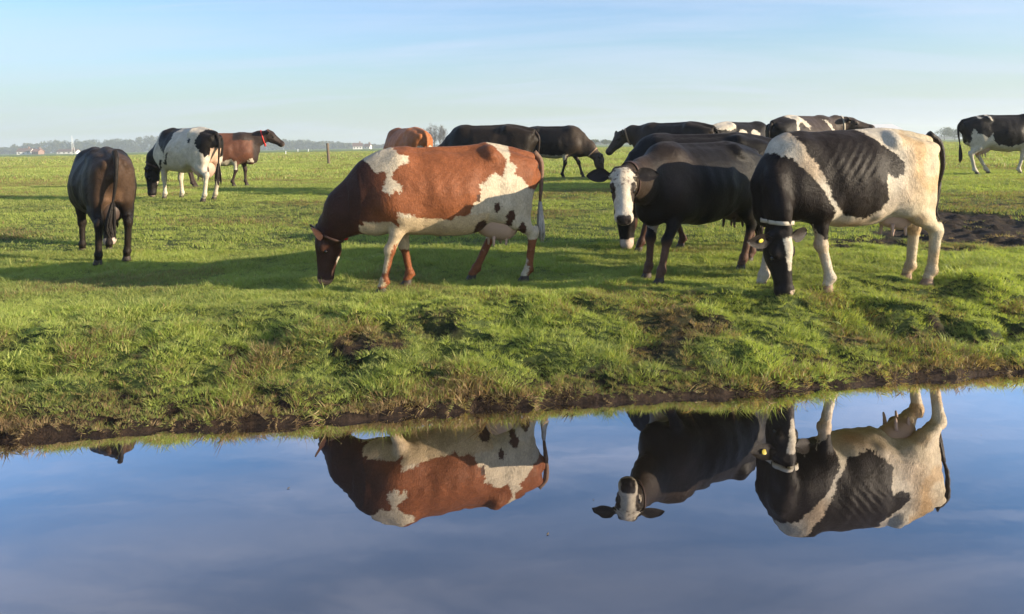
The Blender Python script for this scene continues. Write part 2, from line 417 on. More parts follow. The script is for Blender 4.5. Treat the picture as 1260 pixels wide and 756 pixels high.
def build_cow(name, label, loc, yaw, coat, scale=1.0, st=ST, ribs=.0, voxel=.016,
              neck=None, poll=(1.3, 0, .62), D=(.1, 0, -1), U=(1, 0, .1), world_dirs=False,
              ff=(.62, .62), hf=(-.62, -.62), fy=.15, hy=.15, tail=None, tail_col=(.02, .015, .012), switch_col=None,
              collar=None, collar_at=.75, udder='udder', udder_s=1.0, tagged=None, pale_hooves=False, ear_col=(.02, .016, .014), ear_up=.15,
              head_s=1.1, ear_fwd=0.0, leg_s=1.0, hair=0, tag_hang=None, belly=0):
    root = empty(name, loc, R(yaw)); root.scale = (scale,) * 3
    tag(root, label, 'cow', 'cows grazing in the meadow')
    cy, sy = math.cos(R(yaw)), math.sin(R(yaw))
    def w2l(v): return np.array([v[0] * cy + v[1] * sy, -v[0] * sy + v[1] * cy, v[2]])
    if world_dirs: D, U = w2l(D), w2l(U)
    D = unit(D); U = np.asarray(U, float); U = unit(U - D * (U @ D)); Sd = np.cross(U, D)   # side axis
    poll = np.asarray(poll, float)
    if neck is None:
        m = np.array([.72, 0, 1.06])
        neck = [((.62, 0, 1.08), .29), (tuple(m * .45 + poll * .55 + np.array([0, 0, .02 if poll[2] > 1 else .0])), .20)]
    neck = [(np.asarray(p, float), r) for p, r in neck]
    hs = head_s; end = poll + D * .11 - U * .10
    muzz = poll + D * .60 - U * .08
    lo = np.minimum(np.array([-1.1, -.5, -.02]), np.minimum(muzz, poll) - .2); hi = np.maximum(np.array([1.1, .5, 1.65]), np.maximum(muzz, poll) + .2)
    lo[2] = min(-.02, muzz[2] - .15)
    G = Grid(lo, hi, voxel); F = G.new()
    torso(G, F, st, ribs)
    topz = lambda x: float(np.interp(x, [s[0] for s in st], [s[1] for s in st])); wid = lambda x: float(np.interp(x, [s[0] for s in st], [s[3] for s in st]))
    botz = lambda x: float(np.interp(x, [s[0] for s in st], [s[2] for s in st]))
    # hollows in front of the hips, hip and pin bones, tail head, spine ridge, withers
    for s in (-1, 1):
        cone(G, F, (-.22, s * (wid(-.2) + .075), topz(-.2) - .24), (-.17, s * (wid(-.2) + .085), topz(-.2) - .36), .05, .04, .12, sub=True)
        cone(G, F, (-.36, s * .15, topz(-.36) - .08), (-.37, s * .19, topz(-.36) - .11), .045, .028, .12)
        cone(G, F, (-.36, s * .18, topz(-.36) - .12), (-.80, s * .115, topz(-.8) - .12), .05, .05, .06)
        ell(G, F, (-.86, s * .105, topz(-.86) - .10), (.06, .045, .06), .05)
        # shoulder blade and arm
        cone(G, F, (.60, s * .13, topz(.6) - .14), (.68, s * .16, .88), .10, .115, .16, (0, 1, 0), .75)
        ex = .56 + .5 * min(0, ff[0 if s > 0 else 1] - .62); cone(G, F, (.66, s * .16, .90), (ex, s * .18, .76), .11, .095, .16)
        cone(G, F, (.38, s * (wid(.38) + .06), 1.16), (.40, s * (wid(.4) + .06), .82), .05, .05, .09, sub=True)
        # thigh
        cone(G, F, (-.56, s * .135, 1.12), (-.50, s * .185, .82), .15, .135, .16, (0, 1, 0), .72)
        cone(G, F, (-.74, s * .115, 1.12), (-.72, s * .135, .80), .12, .095, .08)
        cone(G, F, (-.36, s * .19, .86), (-.16, s * .20, .70), .075, .04, .09)
    cone(G, F, (-.36, 0, topz(-.36) - .03), (-.88, 0, topz(-.86) - .02), .04, .05, .05)
    cone(G, F, (-.3, 0, topz(-.3) - .035), (.62, 0, topz(.62) - .03), .04, .045, .05)
    cone(G, F, (.50, 0, topz(.5) - .05), (.70, 0, topz(.70) - .05), .07, .06, .08)
    ell(G, F, (.80, 0, .74), (.17, .13, .17), .10)                        # brisket
    # legs
    hoofs = []
    for i, s in enumerate((1, -1)):
        fx = ff[i]; L = G.new(); yy = s * fy
        el = np.array([.56 + .5 * min(0, fx - .62), s * .185, .78]); kn = np.array([.60 + (fx - .62) * (.58 if fx > .5 else .74), yy, .42 - .10 * abs(fx - .62) * 0])
        fe = np.array([fx - .035 + .0, yy, .125]); hp = np.array([fx - .005, yy, .065])
        cone(G, L, el, el * .45 + kn * .55, .105, .062, .05, (0, 1, 0), .85); cone(G, L, el * .45 + kn * .55, kn, .062, .048, .03)
        ell(G, L, kn + (.008, 0, 0), (.054 * leg_s, .052 * leg_s, .062), .03)
        cone(G, L, kn, fe, .041 * leg_s, .034 * leg_s, .025); ell(G, L, fe, (.046 * leg_s, .046 * leg_s, .045), .03); cone(G, L, fe, hp, .038, .042, .02)
        cone(G, L, fe + (-.03, 0, .0), fe + (-.045, 0, -.02), .018, .014, .015)
        F = smin(F, L, .05); hoofs.append((fx, yy))
    for i, s in enumerate((1, -1)):
        fx = hf[i]; L = G.new(); yy = s * hy; dx = fx + .62
        sti = np.array([-.40 + .12 * dx, s * .19, .80]); hk = np.array([-.76 + .72 * dx, yy, .50 - .04 * abs(dx)])
        fe = np.array([fx - .055, yy, .125]); hp = np.array([fx - .01, yy, .065])
        mid = sti * .5 + hk * .5 + np.array([-.01, 0, 0])
        cone(G, L, (-.56, s * .175, .92), mid, .15, .088, .06, (0, 1, 0), .8); cone(G, L, sti, mid, .115, .082, .05, (0, 1, 0), .8)
        cone(G, L, (-.70, s * .14, .86), mid * .4 + hk * .6, .10, .05, .05)
        cone(G, L, mid, hk, .082, .050, .04)
        ell(G, L, hk + (.005, 0, -.01), (.056 * leg_s, .042 * leg_s, .07), .03); cone(G, L, hk + (-.035, 0, .055), hk + (-.02, 0, .02), .026, .035, .03)
        cone(G, L, hk, fe, .044 * leg_s, .037 * leg_s, .03); ell(G, L, fe, (.048 * leg_s, .047 * leg_s, .045), .03); cone(G, L, fe, hp, .038, .043, .02)
        cone(G, L, fe + (-.03, 0, .0), fe + (-.045, 0, -.02), .018, .014, .015)
        F = smin(F, L, .05); hoofs.append((fx, yy))
    # neck
    N = G.new(); pts = neck + [(end, .115)]
    for (a, ra), (b, rb) in zip(pts[:-1], pts[1:]):
        d = unit(b - a); sdv = unit(np.cross(np.array([0, 0, 1.]) if abs(d[2]) < .92 else U, d))
        cone(G, N, a, b, ra, rb, .07, sdv, .58)
    F = smin(F, N, .11)
    # head
    Hd = G.new(); P = lambda f, n, s=0: poll + (D * f + U * n + Sd * s) * hs; ax = [D, Sd, U]; el_, co_ = ell, cone
    hell = lambda G_, F_, c, r, k=.04, ax=None, sub=False: el_(G_, F_, c, np.array(r) * hs, k, ax, sub)
    hcone = lambda G_, F_, a, b, ra, rb, *z, **kw: co_(G_, F_, a, b, ra * hs, rb * hs, *z, **kw)
    hell(G, Hd, P(.10, -.105), (.155, .100, .110), .04, ax)
    hell(G, Hd, P(.17, -.142), (.145, .076, .090), .05, ax)
    hcone(G, Hd, P(.13, -.075), P(.43, -.078), .085, .062, .05, Sd, .86)
    hell(G, Hd, P(.465, -.088), (.070, .082, .072), .035, ax)
    hcone(G, Hd, P(.19, -.175), P(.44, -.128), .045, .037, .05)
    hcone(G, Hd, P(.0, -.03, .05), P(.0, -.03, -.05), .036, .036, .04)
    for s in (-1, 1):
        hell(G, Hd, P(.155, -.052, s * .080), (.050, .032, .034), .03, ax)
        hcone(G, Hd, P(.22, -.12, s * .062), P(.38, -.10, s * .05), .03, .022, .04)
        hell(G, Hd, P(.195, -.085, s * .107), (.030, .018, .020), .012, ax, sub=True)
        hell(G, Hd, P(.532, -.068, s * .040), (.020, .018, .016), .012, ax, sub=True)
        hcone(G, Hd, P(.02, -.07, s * .075), P(.03, -.075, s * .115), .034, .028, .03)
    hcone(G, Hd, P(.545, -.135, .07), P(.545, -.135, -.07), .008, .008, .01, sub=True)
    F = smin(F, Hd, .05)
    V, Fc = surface_nets(F, G)
    V = V + 0
    # coordinates in the head's frame for the face markings
    q = (V - poll) / hs; Hc = np.stack([q @ D, q @ U, q @ Sd], 1)
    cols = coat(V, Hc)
    face = (Hc[:, 0] > .02) & (Hc[:, 0] < .7) & (Hc[:, 1] > -.27) & (Hc[:, 1] < .1) & (np.abs(Hc[:, 2]) < .16)
    nose = face & (Hc[:, 0] > .505) & (not hasattr(coat, 'own_nose'))
    nc = getattr(coat, 'nose', (.03, .022, .02)); cols[nose] = nc
    nost = face & (Hc[:, 0] > .47) & (np.linalg.norm(Hc - np.array([.535, -.068, 0]) - np.sign(Hc[:, 2:3]) * np.array([[0, 0, .040]]), axis=1) < .021)
    cols[nost] = (.008, .005, .005)
    body = mesh_np('body', V, Fc, M['coat'], root, cols=cols)
    if hair:
        g = np.random.default_rng(abs(int(yaw * 7))); tri = Fc[g.integers(0, len(Fc), hair)]; w = g.dirichlet((1, 1, 1, 1), hair)
        p = (V[tri] * w[:, :, None]).sum(1); nr = np.cross(V[tri[:, 2]] - V[tri[:, 0]], V[tri[:, 3]] - V[tri[:, 1]]); nr /= np.linalg.norm(nr, axis=1)[:, None] + 1e-9
        fl = np.array([-.8, 0, -.55]) + g.normal(size=(hair, 3)) * .30 + .5 * np.stack([sn3(p, 6, 1), sn3(p, 6, 5), sn3(p, 6, 11)], 1) * .5
        fl -= nr * (fl * nr).sum(1)[:, None]; fl /= np.linalg.norm(fl, axis=1)[:, None] + 1e-9; sdw = np.cross(fl, nr)
        ln = (.010 + .012 * g.random(hair))[:, None]; ww = .0019
        hvv = np.stack([p - sdw * ww, p + sdw * ww, p + fl * ln + nr * ln * (.03 + .12 * g.random(hair))[:, None]], 1).reshape(-1, 3)
        kk = g.integers(0, 4, hair); hc = cols[tri[np.arange(hair), kk]] * (.84 + .34 * g.random(hair))[:, None]
        keep = ~((hc.mean(1) < .02) & False)
        ho = mesh_np('coat_hair', hvv, np.arange(3 * hair).reshape(-1, 3), M['coat'], root, smooth=False, cols=np.repeat(hc, 3, 0)); ho['kind'] = 'stuff'
    # hooves
    hv, hfc = hoof_mesh()
    for i, (x, y) in enumerate(hoofs):
        h = mesh_py('hoof', hv, hfc, M['hoof_pale' if pale_hooves else 'hoof'], root); h.location = (x, y, -.005)
    # eyes, ears
    for s in (-1, 1):
        v, f = sphere_mesh(.0215); e = mesh_py('eye', v, f, M['eye'], root); e.location = Vector(P(.195, -.082, s * .088))
        ev, ef = ear_mesh(); ev = np.array(ev)
        ecol = np.tile(np.array(ear_col if not isinstance(ear_col[0], tuple) else ear_col[0 if s > 0 else 1]), (len(ev), 1))
        ea = mesh_np('ear', ev, ef, M['coat'], root, cols=ecol)
        X = Sd * s * .95 - D * .10 + U * (ear_up - .15 + ear_fwd) + np.array([0, 0, ear_up - .15]); base = P(.035, -.075, s * .098)
        orient(ea, base, X, U * .9 + D * .35)
        if tagged and s in tagged:
            tv, tf = sphere_mesh(.025, 8, 6, (1, .8, .12)); t = mesh_py('ear_tag', tv, tf, M['tag'], ea); t.location = (.11, 0, .03)
    # tail
    tp = tail or [(-.90, 0, topz(-.86) - .03), (-.98, 0, topz(-.86) - .14), (-.985, 0, 1.0), (-.96, 0, .78), (-.95, 0, .62)]
    pth = bez(tp, 16); v, f = tube(pth, [.036 - .022 * min(1, i / 13) for i in range(17)], 8)
    v = np.array(v); tl = mesh_np_poly('tail', v, f, root, tail_col)
    last = pth[-1]; prev = pth[-3]; d = unit(last - prev)
    vs, fs = [], []
    for k in range(16):
        ang = k * 2.4; off = np.array([math.cos(ang), math.sin(ang), 0]) * .008 * (1 + k % 4)
        ln = .24 + .12 * ((k * 37) % 10) / 10
        pp = [last - d * .10 + off * .4, last + off * 1.2 + d * ln * .2, last + off * 1.8 + d * ln * .6 + np.array([0, 0, -.03]), last + off * 1.2 + np.array([0, 0, -ln])]
        a, b = tube(bez(pp, 6), [.011, .013, .014, .013, .011, .008, .002], 5); n0 = len(vs); vs += a; fs += [tuple(i + n0 for i in q) for q in b]
    mesh_np_poly('switch', np.array(vs), fs, tl, switch_col or tail_col)
    # udder
    if udder:
        Gu = Grid((-.85, -.32, .3), (-.05, .32, 1.0), .018); Fu = Gu.new(); zb = .665 - .04 * (udder_s - 1)
        ell(Gu, Fu, (-.46, 0, zb), (.20 * udder_s, .15 * udder_s, .17 * udder_s), .05)
        ell(Gu, Fu, (-.56, 0, zb - .03), (.14 * udder_s, .15 * udder_s, .17 * udder_s), .06)
        ell(Gu, Fu, (-.30, 0, zb + .03), (.16 * udder_s, .11 * udder_s, .10 * udder_s), .07)
        v, f = surface_nets(Fu, Gu); ud = mesh_np('udder', v, f, M[udder], root)
        zt = float(v[:, 2].min())
        for a in (-.56, -.42):
            for s in (-1, 1):
                tv, tf = tube([(a, s * .07, zt + .07), (a + .003, s * .074, zt + .02), (a + .006, s * .078, zt - .02), (a + .008, s * .08, zt - .045)], [.024, .016, .013, .008], 8)
                mesh_py('teat', tv, tf, M[udder], ud)
    # collar fitted round the neck
    if collar:
        a, b = neck[-1][0], end; c = a * (1 - collar_at) + b * collar_at; d = unit(b - a)
        e1 = unit(np.cross(d, Sd)); e2 = np.cross(d, e1)
        dd = (V - c) @ d; m = (np.abs(dd) < .02) & (np.linalg.norm(V - c, axis=1) < .23); rr = V[m] - c; x, y = rr @ e1, rr @ e2; rad = np.hypot(x, y); th = np.arctan2(y, x)
        n = 28; ring = np.zeros(n)
        for i in range(n):
            t = -math.pi + (i + .5) * 2 * math.pi / n; df = np.abs((th - t + math.pi) % (2 * math.pi) - math.pi)
            mm = (df < .2); ring[i] = np.percentile(rad[mm], 75) if mm.any() else .13
        ft = np.fft.rfft(ring); ft[6:] = 0; ring = np.fft.irfft(ft, n) + .004
        vs, fs = [], []
        for i in range(n):
            t = -math.pi + (i + .5) * 2 * math.pi / n; o = e1 * math.cos(t) + e2 * math.sin(t)
            for (dr, dz) in ((-.006, -.017), (.004, -.017), (.004, .017), (-.006, .017)): vs.append(c + o * (ring[i] + dr) + d * dz)
        for i in range(n):
            for k in range(4): fs.append((i * 4 + k, i * 4 + (k + 1) % 4, ((i + 1) % n) * 4 + (k + 1) % 4, ((i + 1) % n) * 4 + k))
        co = mesh_py('collar', vs, fs, M[collar], root)
        if tag_hang:
            i = int(np.argmax([(e1 * math.cos(-math.pi + (q + .5) * 2 * math.pi / n) + e2 * math.sin(-math.pi + (q + .5) * 2 * math.pi / n)) @ (-U) for q in range(n)]))
            t = -math.pi + (i + .5) * 2 * math.pi / n; o = c + (e1 * math.cos(t) + e2 * math.sin(t)) * (ring[i] + .03)
            v, f = box_mesh((.05, .055, .09), .014); tg = mesh_py('collar_block', v, f, M[tag_hang if isinstance(tag_hang, str) else collar], co); tg.location = Vector(o)
    return root
def box_mesh(s, b=.0):
    x, y, z = [q / 2 for q in s]; vs = []; fs = []
    for zz, k in ((-z, 1 - b / x if b else 1), (-z + b, 1), (z - b, 1), (z, 1 - b / x if b else 1)):
        for (p, q) in ((-1, -1), (1, -1), (1, 1), (-1, 1)): vs.append((p * x * k, q * y * k, zz))
    for r in range(3):
        for i in range(4): fs.append((r * 4 + i, r * 4 + (i + 1) % 4, (r + 1) * 4 + (i + 1) % 4, (r + 1) * 4 + i))
    fs += [(3, 2, 1, 0), (12, 13, 14, 15)]
    return vs, fs
def mesh_np_poly(name, v, f, parent, col):
    o = mesh_py(name, v, f, M['coat'], parent); me = o.data
    a = me.color_attributes.new('coat', 'FLOAT_COLOR', 'POINT'); c = np.ones((len(v), 4), np.float32); c[:, :3] = col; a.data.foreach_set('color', c.ravel())
    return o

# ---- coats
def inpoly(x, z, poly):
    r = np.zeros(len(x), bool); n = len(poly)
    for i in range(n):
        x1, z1 = poly[i]; x2, z2 = poly[(i + 1) % n]
        if z1 == z2: continue
        c = ((z1 > z) != (z2 > z)) & (x < (x2 - x1) * (z - z1) / (z2 - z1) + x1); r ^= c
    return r
def warp(V, a=.018):
    j = _W2.normal(size=(2, len(V))) * .004
    return V[:, 0] + a * .8 * sn3(V, 16, 0) + a * .6 * sn3(V, 60, 4) + a * .35 * sn3(V, 150, 2) + j[0], V[:, 2] + a * .8 * sn3(V, 16, 9) + a * .6 * sn3(V, 60, 13) + a * .35 * sn3(V, 150, 7) + j[1]
_W2 = np.random.default_rng(77)
BLACK = np.array((.007, .0055, .005)); WHITE = np.array((.50, .44, .345)); CREAM = np.array((.47, .36, .225))
def grad(c0, c1, t): t = ss(t)[:, None]; return np.asarray(c0) * (1 - t) + np.asarray(c1) * t
def dirty(C, V, amt=.5, col=(.30, .20, .10)):
    m = (ss((sn3(V, 7, 3) + .3) / 1.6) * amt)[:, None]; white = (C.mean(1) > .3)[:, None]
    return np.where(white, C * (1 - m) + np.asarray(col) * m, C)
def head_mask(Hc): return (Hc[:, 0] > -.02) & (Hc[:, 0] < .7) & (Hc[:, 1] > -.33) & (Hc[:, 1] < .12) & (np.abs(Hc[:, 2]) < .17)

def coat_main(V, Hc):
    x, z = warp(V, .009); y = V[:, 1]
    C = grad((.205, .070, .028), (.048, .020, .013), (V[:, 0] - .66 + .25 * (V[:, 2] - 1.0).clip(-.4, .4)) / .34)  # coat darkens towards neck and head, with shade away from the sun painted in
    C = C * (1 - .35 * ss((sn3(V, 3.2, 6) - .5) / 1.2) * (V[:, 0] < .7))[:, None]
    C[np.abs(Hc[:, 0] - .2) < .35] *= 1
    fos = np.exp(-(((V[:, 0] + .19 + .35 * (V[:, 2] - 1.28)) / .045) ** 2 + ((V[:, 2] - 1.28) / .12) ** 2))[:, None]; C = C * (1 - .25 * fos)  # hollow before the hip: dark hair plus shade painted into the coat
    W = [[(.92, 1.31), (.83, 1.42), (.66, 1.44), (.60, 1.36), (.50, 1.33), (.52, 1.28), (.61, 1.26), (.68, 1.19), (.69, 1.12), (.60, 1.05), (.63, .98), (.69, 1.01), (.72, .96), (.80, 1.02), (.75, 1.13), (.75, 1.21), (.84, 1.19)],
         [(.66, .80), (.52, .78), (.45, .73), (.25, .71), (.13, .68), (.1, .73), (-.05, .73), (-.1, .80), (-.10, .86), (-.18, .90), (-.2, .97), (-.18, 1.02), (-.3, 1.1), (-.36, 1.15), (-.44, 1.10), (-.47, 1.18), (-.50, 1.29), (-.43, 1.38), (-.33, 1.5), (-.71, 1.5), (-.56, 1.36), (-.53, 1.27), (-.61, 1.21), (-.56, 1.14), (-.68, 1.08), (-.76, .97), (-1.0, .93), (-1.0, .50), (-.80, .43), (-.6, .40), (.65, .38), (.62, .6)]]
    w = np.zeros(len(x), bool)
    for p in W: w |= inpoly(x, z, p)
    lower = V[:, 2] < .44
    leg_front = (V[:, 0] > .3) & lower; leg_hind = (V[:, 0] < -.1) & lower
    w &= ~(leg_front | leg_hind) | (V[:, 2] > .47)
    L = y > 0
    w |= L & inpoly(x, z, [(.95, .70), (.70, .70), (.61, .62), (.63, .50), (.70, .42), (.73, .30), (.76, .20), (.86, .2), (.9, .5)])
    w |= L & inpoly(x, z, [(.92, .16), (.80, .18), (.77, .08), (.92, .06)])
    w |= L & (V[:, 0] < -.3) & inpoly(x, z, [(-.70, .40), (-.745, .36), (-.75, .05), (-.60, .05), (-.64, .3)])
    w |= ~L & inpoly(x, z, [(.36, .54), (.60, .56), (.58, .40), (.44, .37)]) & (V[:, 0] > .3)
    w |= ~L & (V[:, 0] < -.1) & inpoly(x, z, [(-.36, .34), (-.30, .26), (-.15, .04), (-.06, .06), (-.26, .40)])
    w |= inpoly(x, z, [(.98, .66), (.84, .64), (.80, .50), (.88, .46), (.98, .54)]) & (np.abs(y) > .02)
    for cx, cz, r in ((-.17, .905, .028), (-.38, .80, .035), (-.53, .70, .05), (-.68, .56, .05), (-.24, .58, .07), (-.52, .62, .03)):
        w &= ~(((x - cx) ** 2 + ((z - cz) * .7) ** 2) < r * r)
    for cx, cz, r in ((-.17, .905, .03), (-.38, .80, .037), (-.53, .70, .052), (-.68, .56, .052), (-.24, .58, .072), (-.52, .62, .032)):
        C[((x - cx) ** 2 + ((z - cz) * .7) ** 2) < r * r] = (.06, .028, .018)
    C[w] = WHITE * (.97, .93, .86)
    C[w & (z < .75) & (V[:, 0] > -.3)] = CREAM
    hm = head_mask(Hc)
    C[hm & (Hc[:, 0] > .25) & (Hc[:, 1] < -.19) & (Hc[:, 0] < .42)] = WHITE * .9
    C[hm & (Hc[:, 0] > .47)] = (.40, .22, .17)
    return C
coat_main.nose = (.45, .26, .21)

def coat_right(V, Hc):
    x, z = warp(V / 1.0, .010); y = V[:, 1]; x = x * 1.08; z = z * 1.08
    C = np.tile(WHITE, (len(x), 1))
    b = inpoly(x, z, [(.70, 1.62), (.48, 1.65), (.13, 1.68), (-.05, 1.62), (-.12, 1.50), (-.20, 1.44), (-.36, 1.32), (-.42, 1.22), (-.40, 1.12), (-.30, 1.07), (-.20, 1.12), (-.17, 1.06), (-.22, .88), (-.14, .78), (0., .70), (.24, .73), (.36, .84), (.44, .97), (.54, 1.2), (.66, 1.38)])
    b |= inpoly(x, z, [(1.5, .2), (1.5, 1.22), (1.06, 1.26), (.96, 1.34), (.88, 1.34), (.80, 1.32), (.68, 1.18), (.50, .97), (.38, .78), (.36, .50), (.46, .52), (.54, .64), (.66, .70), (.90, .60)])
    b &= ~((V[:, 2] < .60) & (y < 0) & (V[:, 0] < 1.05))
    nk = (V[:, 0] > .82) & (z < 1.24)
    b |= nk & (V[:, 2] > .45) & (y > -.05)
    C[b] = np.array((.0115, .0075, .0055))
    low = V[:, 2] < .72
    C = dirty(C, V, .55, (.40, .25, .12))
    t = (ss((.70 - V[:, 2]) / .14) * ss((.34 - np.abs(V[:, 0] - .02)) / .2) * (C.mean(1) > .2) * (V[:, 2] > .45) * (.45 + .3 * sn3(V, 12, 4)).clip(.1, 1))[:, None]; C = C * (1 - t) + np.array((.36, .21, .09)) * t
    leg = (V[:, 0] < -.4) & (C.mean(1) > .2)
    m = ss((sn3(V, 14, 10) - .2) / .8)[:, None] * .55
    C = np.where(leg[:, None], C * (1 - m) + np.array((.42, .27, .12)) * m, C)
    t = (ss((-.30 - V[:, 0]) / .3) * (C.mean(1) > .15))[:, None]; C = C * (1 - t * np.array((.01, .07, .20)))
    hm = head_mask(Hc) & (V[:, 2] < .9)
    C[hm] = (.015, .0115, .010)
    C[hm & inpoly(Hc[:, 0] + 0 * x, Hc[:, 2], [(.04, -.045), (.04, .06), (.16, .062), (.30, .018), (.30, -.012), (.16, -.036)]) & (Hc[:, 1] > -.12)] = WHITE
    C[hm & (Hc[:, 0] > .46) & (Hc[:, 2] > -.01)] = (.6, .45, .38)
    return C
coat_right.nose = (.10, .07, .06)

def coat_face(V, Hc):
    x, z = warp(V, .01); C = np.tile(np.array((.006, .005, .005)), (len(x), 1))
    t = np.exp(-(((V[:, 0] - .66) / .20) ** 2 + ((V[:, 2] - 1.08) / .26) ** 2))[:, None]
    C = C * (1 - t) + np.array((.052, .034, .024)) * t  # warm sunlit highlight of the shoulder painted into the black coat
    t = (ss((V[:, 0] - .9) / .2))[:, None]; C = C * (1 - t) + np.array((.030, .020, .014)) * t
    low = ss((.46 - V[:, 2]) / .12)[:, None]; C = C * (1 - low) + np.array((.10, .052, .034)) * low
    far = (V[:, 1] < 0) & (V[:, 0] > .4); C[far & inpoly(x, z, [(.5, .66), (.72, .68), (.72, .54), (.6, .46), (.5, .52)])] = (.25, .22, .2)
    hm = head_mask(Hc); f, s = Hc[:, 0] + .006 * sn3(V, 50), np.abs(Hc[:, 2] + .004 * sn3(V, 60, 7))
    face = hm & (Hc[:, 1] > -.20) & (f > .0)
    w = face & (s < np.interp(f, [0, .05, .12, .16, .20, .28, .34, .42, .55], [.06, .12, .13, .080, .064, .064, .092, .12, .13]))
    w |= hm & (f > .37) & (Hc[:, 1] > -.26)
    C[w] = WHITE * .95
    m = w & (sn3(V, 90, 3) > .9) & (f < .2); C[m] = (.2, .16, .13)
    C[hm & (f > .28) & (Hc[:, 1] < -.150)] = (.015, .011, .010)
    C[hm & (f > .485) & (Hc[:, 1] > -.118) & (Hc[:, 1] < -.022) & (np.abs(Hc[:, 2]) < .060)] = (.030, .024, .023)
    return C
coat_face.nose = (.035, .028, .026); coat_face.own_nose = True

def plain(col, shoulder=None, legs=None, head=None, white=None, belly=None, nose=(.03, .022, .02), udd=None, seed=0, face=None):
    def f(V, Hc):
        x, z = warp(V, .014); C = np.tile(np.array(col, float), (len(x), 1))
        C = C * (1 + .25 * sn3(V, 3, seed % 12))[:, None].clip(.6, 1.4)
        if shoulder is not None:
            t = np.exp(-(((V[:, 0] - .75) / .28) ** 2))[:, None]; C = C * (1 - t) + np.array(shoulder) * t
        if head is not None:
            t = ss((V[:, 0] - .78) / .2)[:, None]; C = C * (1 - t) + np.array(head) * t
        if legs is not None:
            t = ss((.62 - V[:, 2]) / .12)[:, None] * (V[:, 0] < .88)[:, None]; C = C * (1 - t) + np.array(legs) * t
        if white:
            for side, p in white:
                m = inpoly(x, z, p)
                if side: m &= (V[:, 1] * side > 0)
                C[m] = WHITE * .95
        if belly is not None: C[(z < belly) & (V[:, 2] > .46) & (np.abs(V[:, 0]) < .55)] = CREAM
        if face: face(C, V, Hc)
        return C
    f.nose = nose
    return f
def coat_pied(V, Hc):      # the pied cow grazing at the left, seen from behind
    x, z = warp(V, .016); C = np.tile(WHITE * 1.0, (len(x), 1)); y = V[:, 1]
    b = inpoly(x, z, [(-.60, 1.10), (-.66, 1.36), (-1.1, 1.40), (-1.1, .98), (-.92, .80), (-.82, .86)])
    b |= inpoly(x, z, [(.05, 1.5), (.30, 1.5), (.55, 1.5), (.62, 1.2), (.36, .95), (.30, .88), (.22, 1.05), (.16, 1.2), (.22, 1.33)])
    b |= inpoly(x, z, [(.12, .92), (.18, .94), (.40, .70), (.34, .68)])
    b |= inpoly(x, z, [(.40, .80), (.48, .82), (.62, .60), (.55, .60)])
    b |= ((x + .42) ** 2 + (z - 1.16) ** 2) < .05 ** 2
    b |= (V[:, 0] > .80) & (z > .55)
    C[b] = BLACK; C = dirty(C, V, .25)
    hm = head_mask(Hc); C[hm] = BLACK; C[hm & (Hc[:, 1] < -.20) & (Hc[:, 0] > .25)] = WHITE
    inner = (V[:, 0] < -.6) & (np.abs(y) < .11) & (z < 1.0); C[inner] = (.62, .42, .30)
    return C
coat_pied.nose = (.4, .3, .26)
def coat_edge(V, Hc):      # pied cow at the right edge
    x, z = warp(V, .014); C = np.tile(BLACK * .9, (len(x), 1))
    w = inpoly(x, z, [(-.78, .90), (-.74, 1.10), (-.66, .98), (-.52, .97), (-.40, .86), (-.34, 1.0), (-.32, .82), (-.22, .70), (.10, .66), (.48, .80), (.56, .60), (.5, .45), (.72, -.1), (-1.2, -.1), (-1.0, .60), (-.80, .70)])
    w |= inpoly(x, z, [(-.62, 1.50), (-.50, 1.36), (-.60, 1.34)]) | inpoly(x, z, [(-.42, 1.48), (-.36, 1.3), (-.30, 1.3), (-.36, 1.48)])
    w |= V[:, 2] < .42
    C[w] = WHITE * .95
    return C
coat_edge.nose = (.03, .02, .02)

def gz(x, y): return float(height(np.array([x]), np.array([y]))[0])

# ------------------------------------------------------------------ ground shape
WZ = -.085
def edge_y(x):
    return 5.55 + .151 * x + .035 * (vn(x * 9.1, 0 * x + 2) - .5) + .09 * (vn(x * 1.1 + 3, 0 * x + 5) - .5) + .07 * (vn(x * 4.3, 0 * x + 9) - .5)
def near_edge(x): return 1.15 + .157 * x + .12 * (vn(x * 1.3 + 30, 0 * x + 15) - .5)
def mudmask(x, y):
    m = np.exp(-(((x - 7.2) / 2.3) ** 2 + ((y - 11.2) / 1.7) ** 2) * 1.0) + .42 * np.exp(-(((x - 4.7) / 1.0) ** 2 + ((y - 10.1) / .5) ** 2)) + .55 * np.exp(-(((x - 12) / 3) ** 2 + ((y - 12.3) / 1.0) ** 2))
    return ss((m + .9 * (fbm(x * 1.3, y * 2.2, 3) - .5) - .27) / .22)
def bank_dirt(x, y):
    v = y - edge_y(x)
    z = np.exp(-((v - .75) / .42) ** 2)
    n = fbm(x * 1.7 + 40, y * 2.6 + 11, 3)
    d = z * ss((n - .625) / .05)
    low = ss((.022 - v) / .02) * (v > -.4)
    return np.clip(np.maximum(d, low), 0, 1)
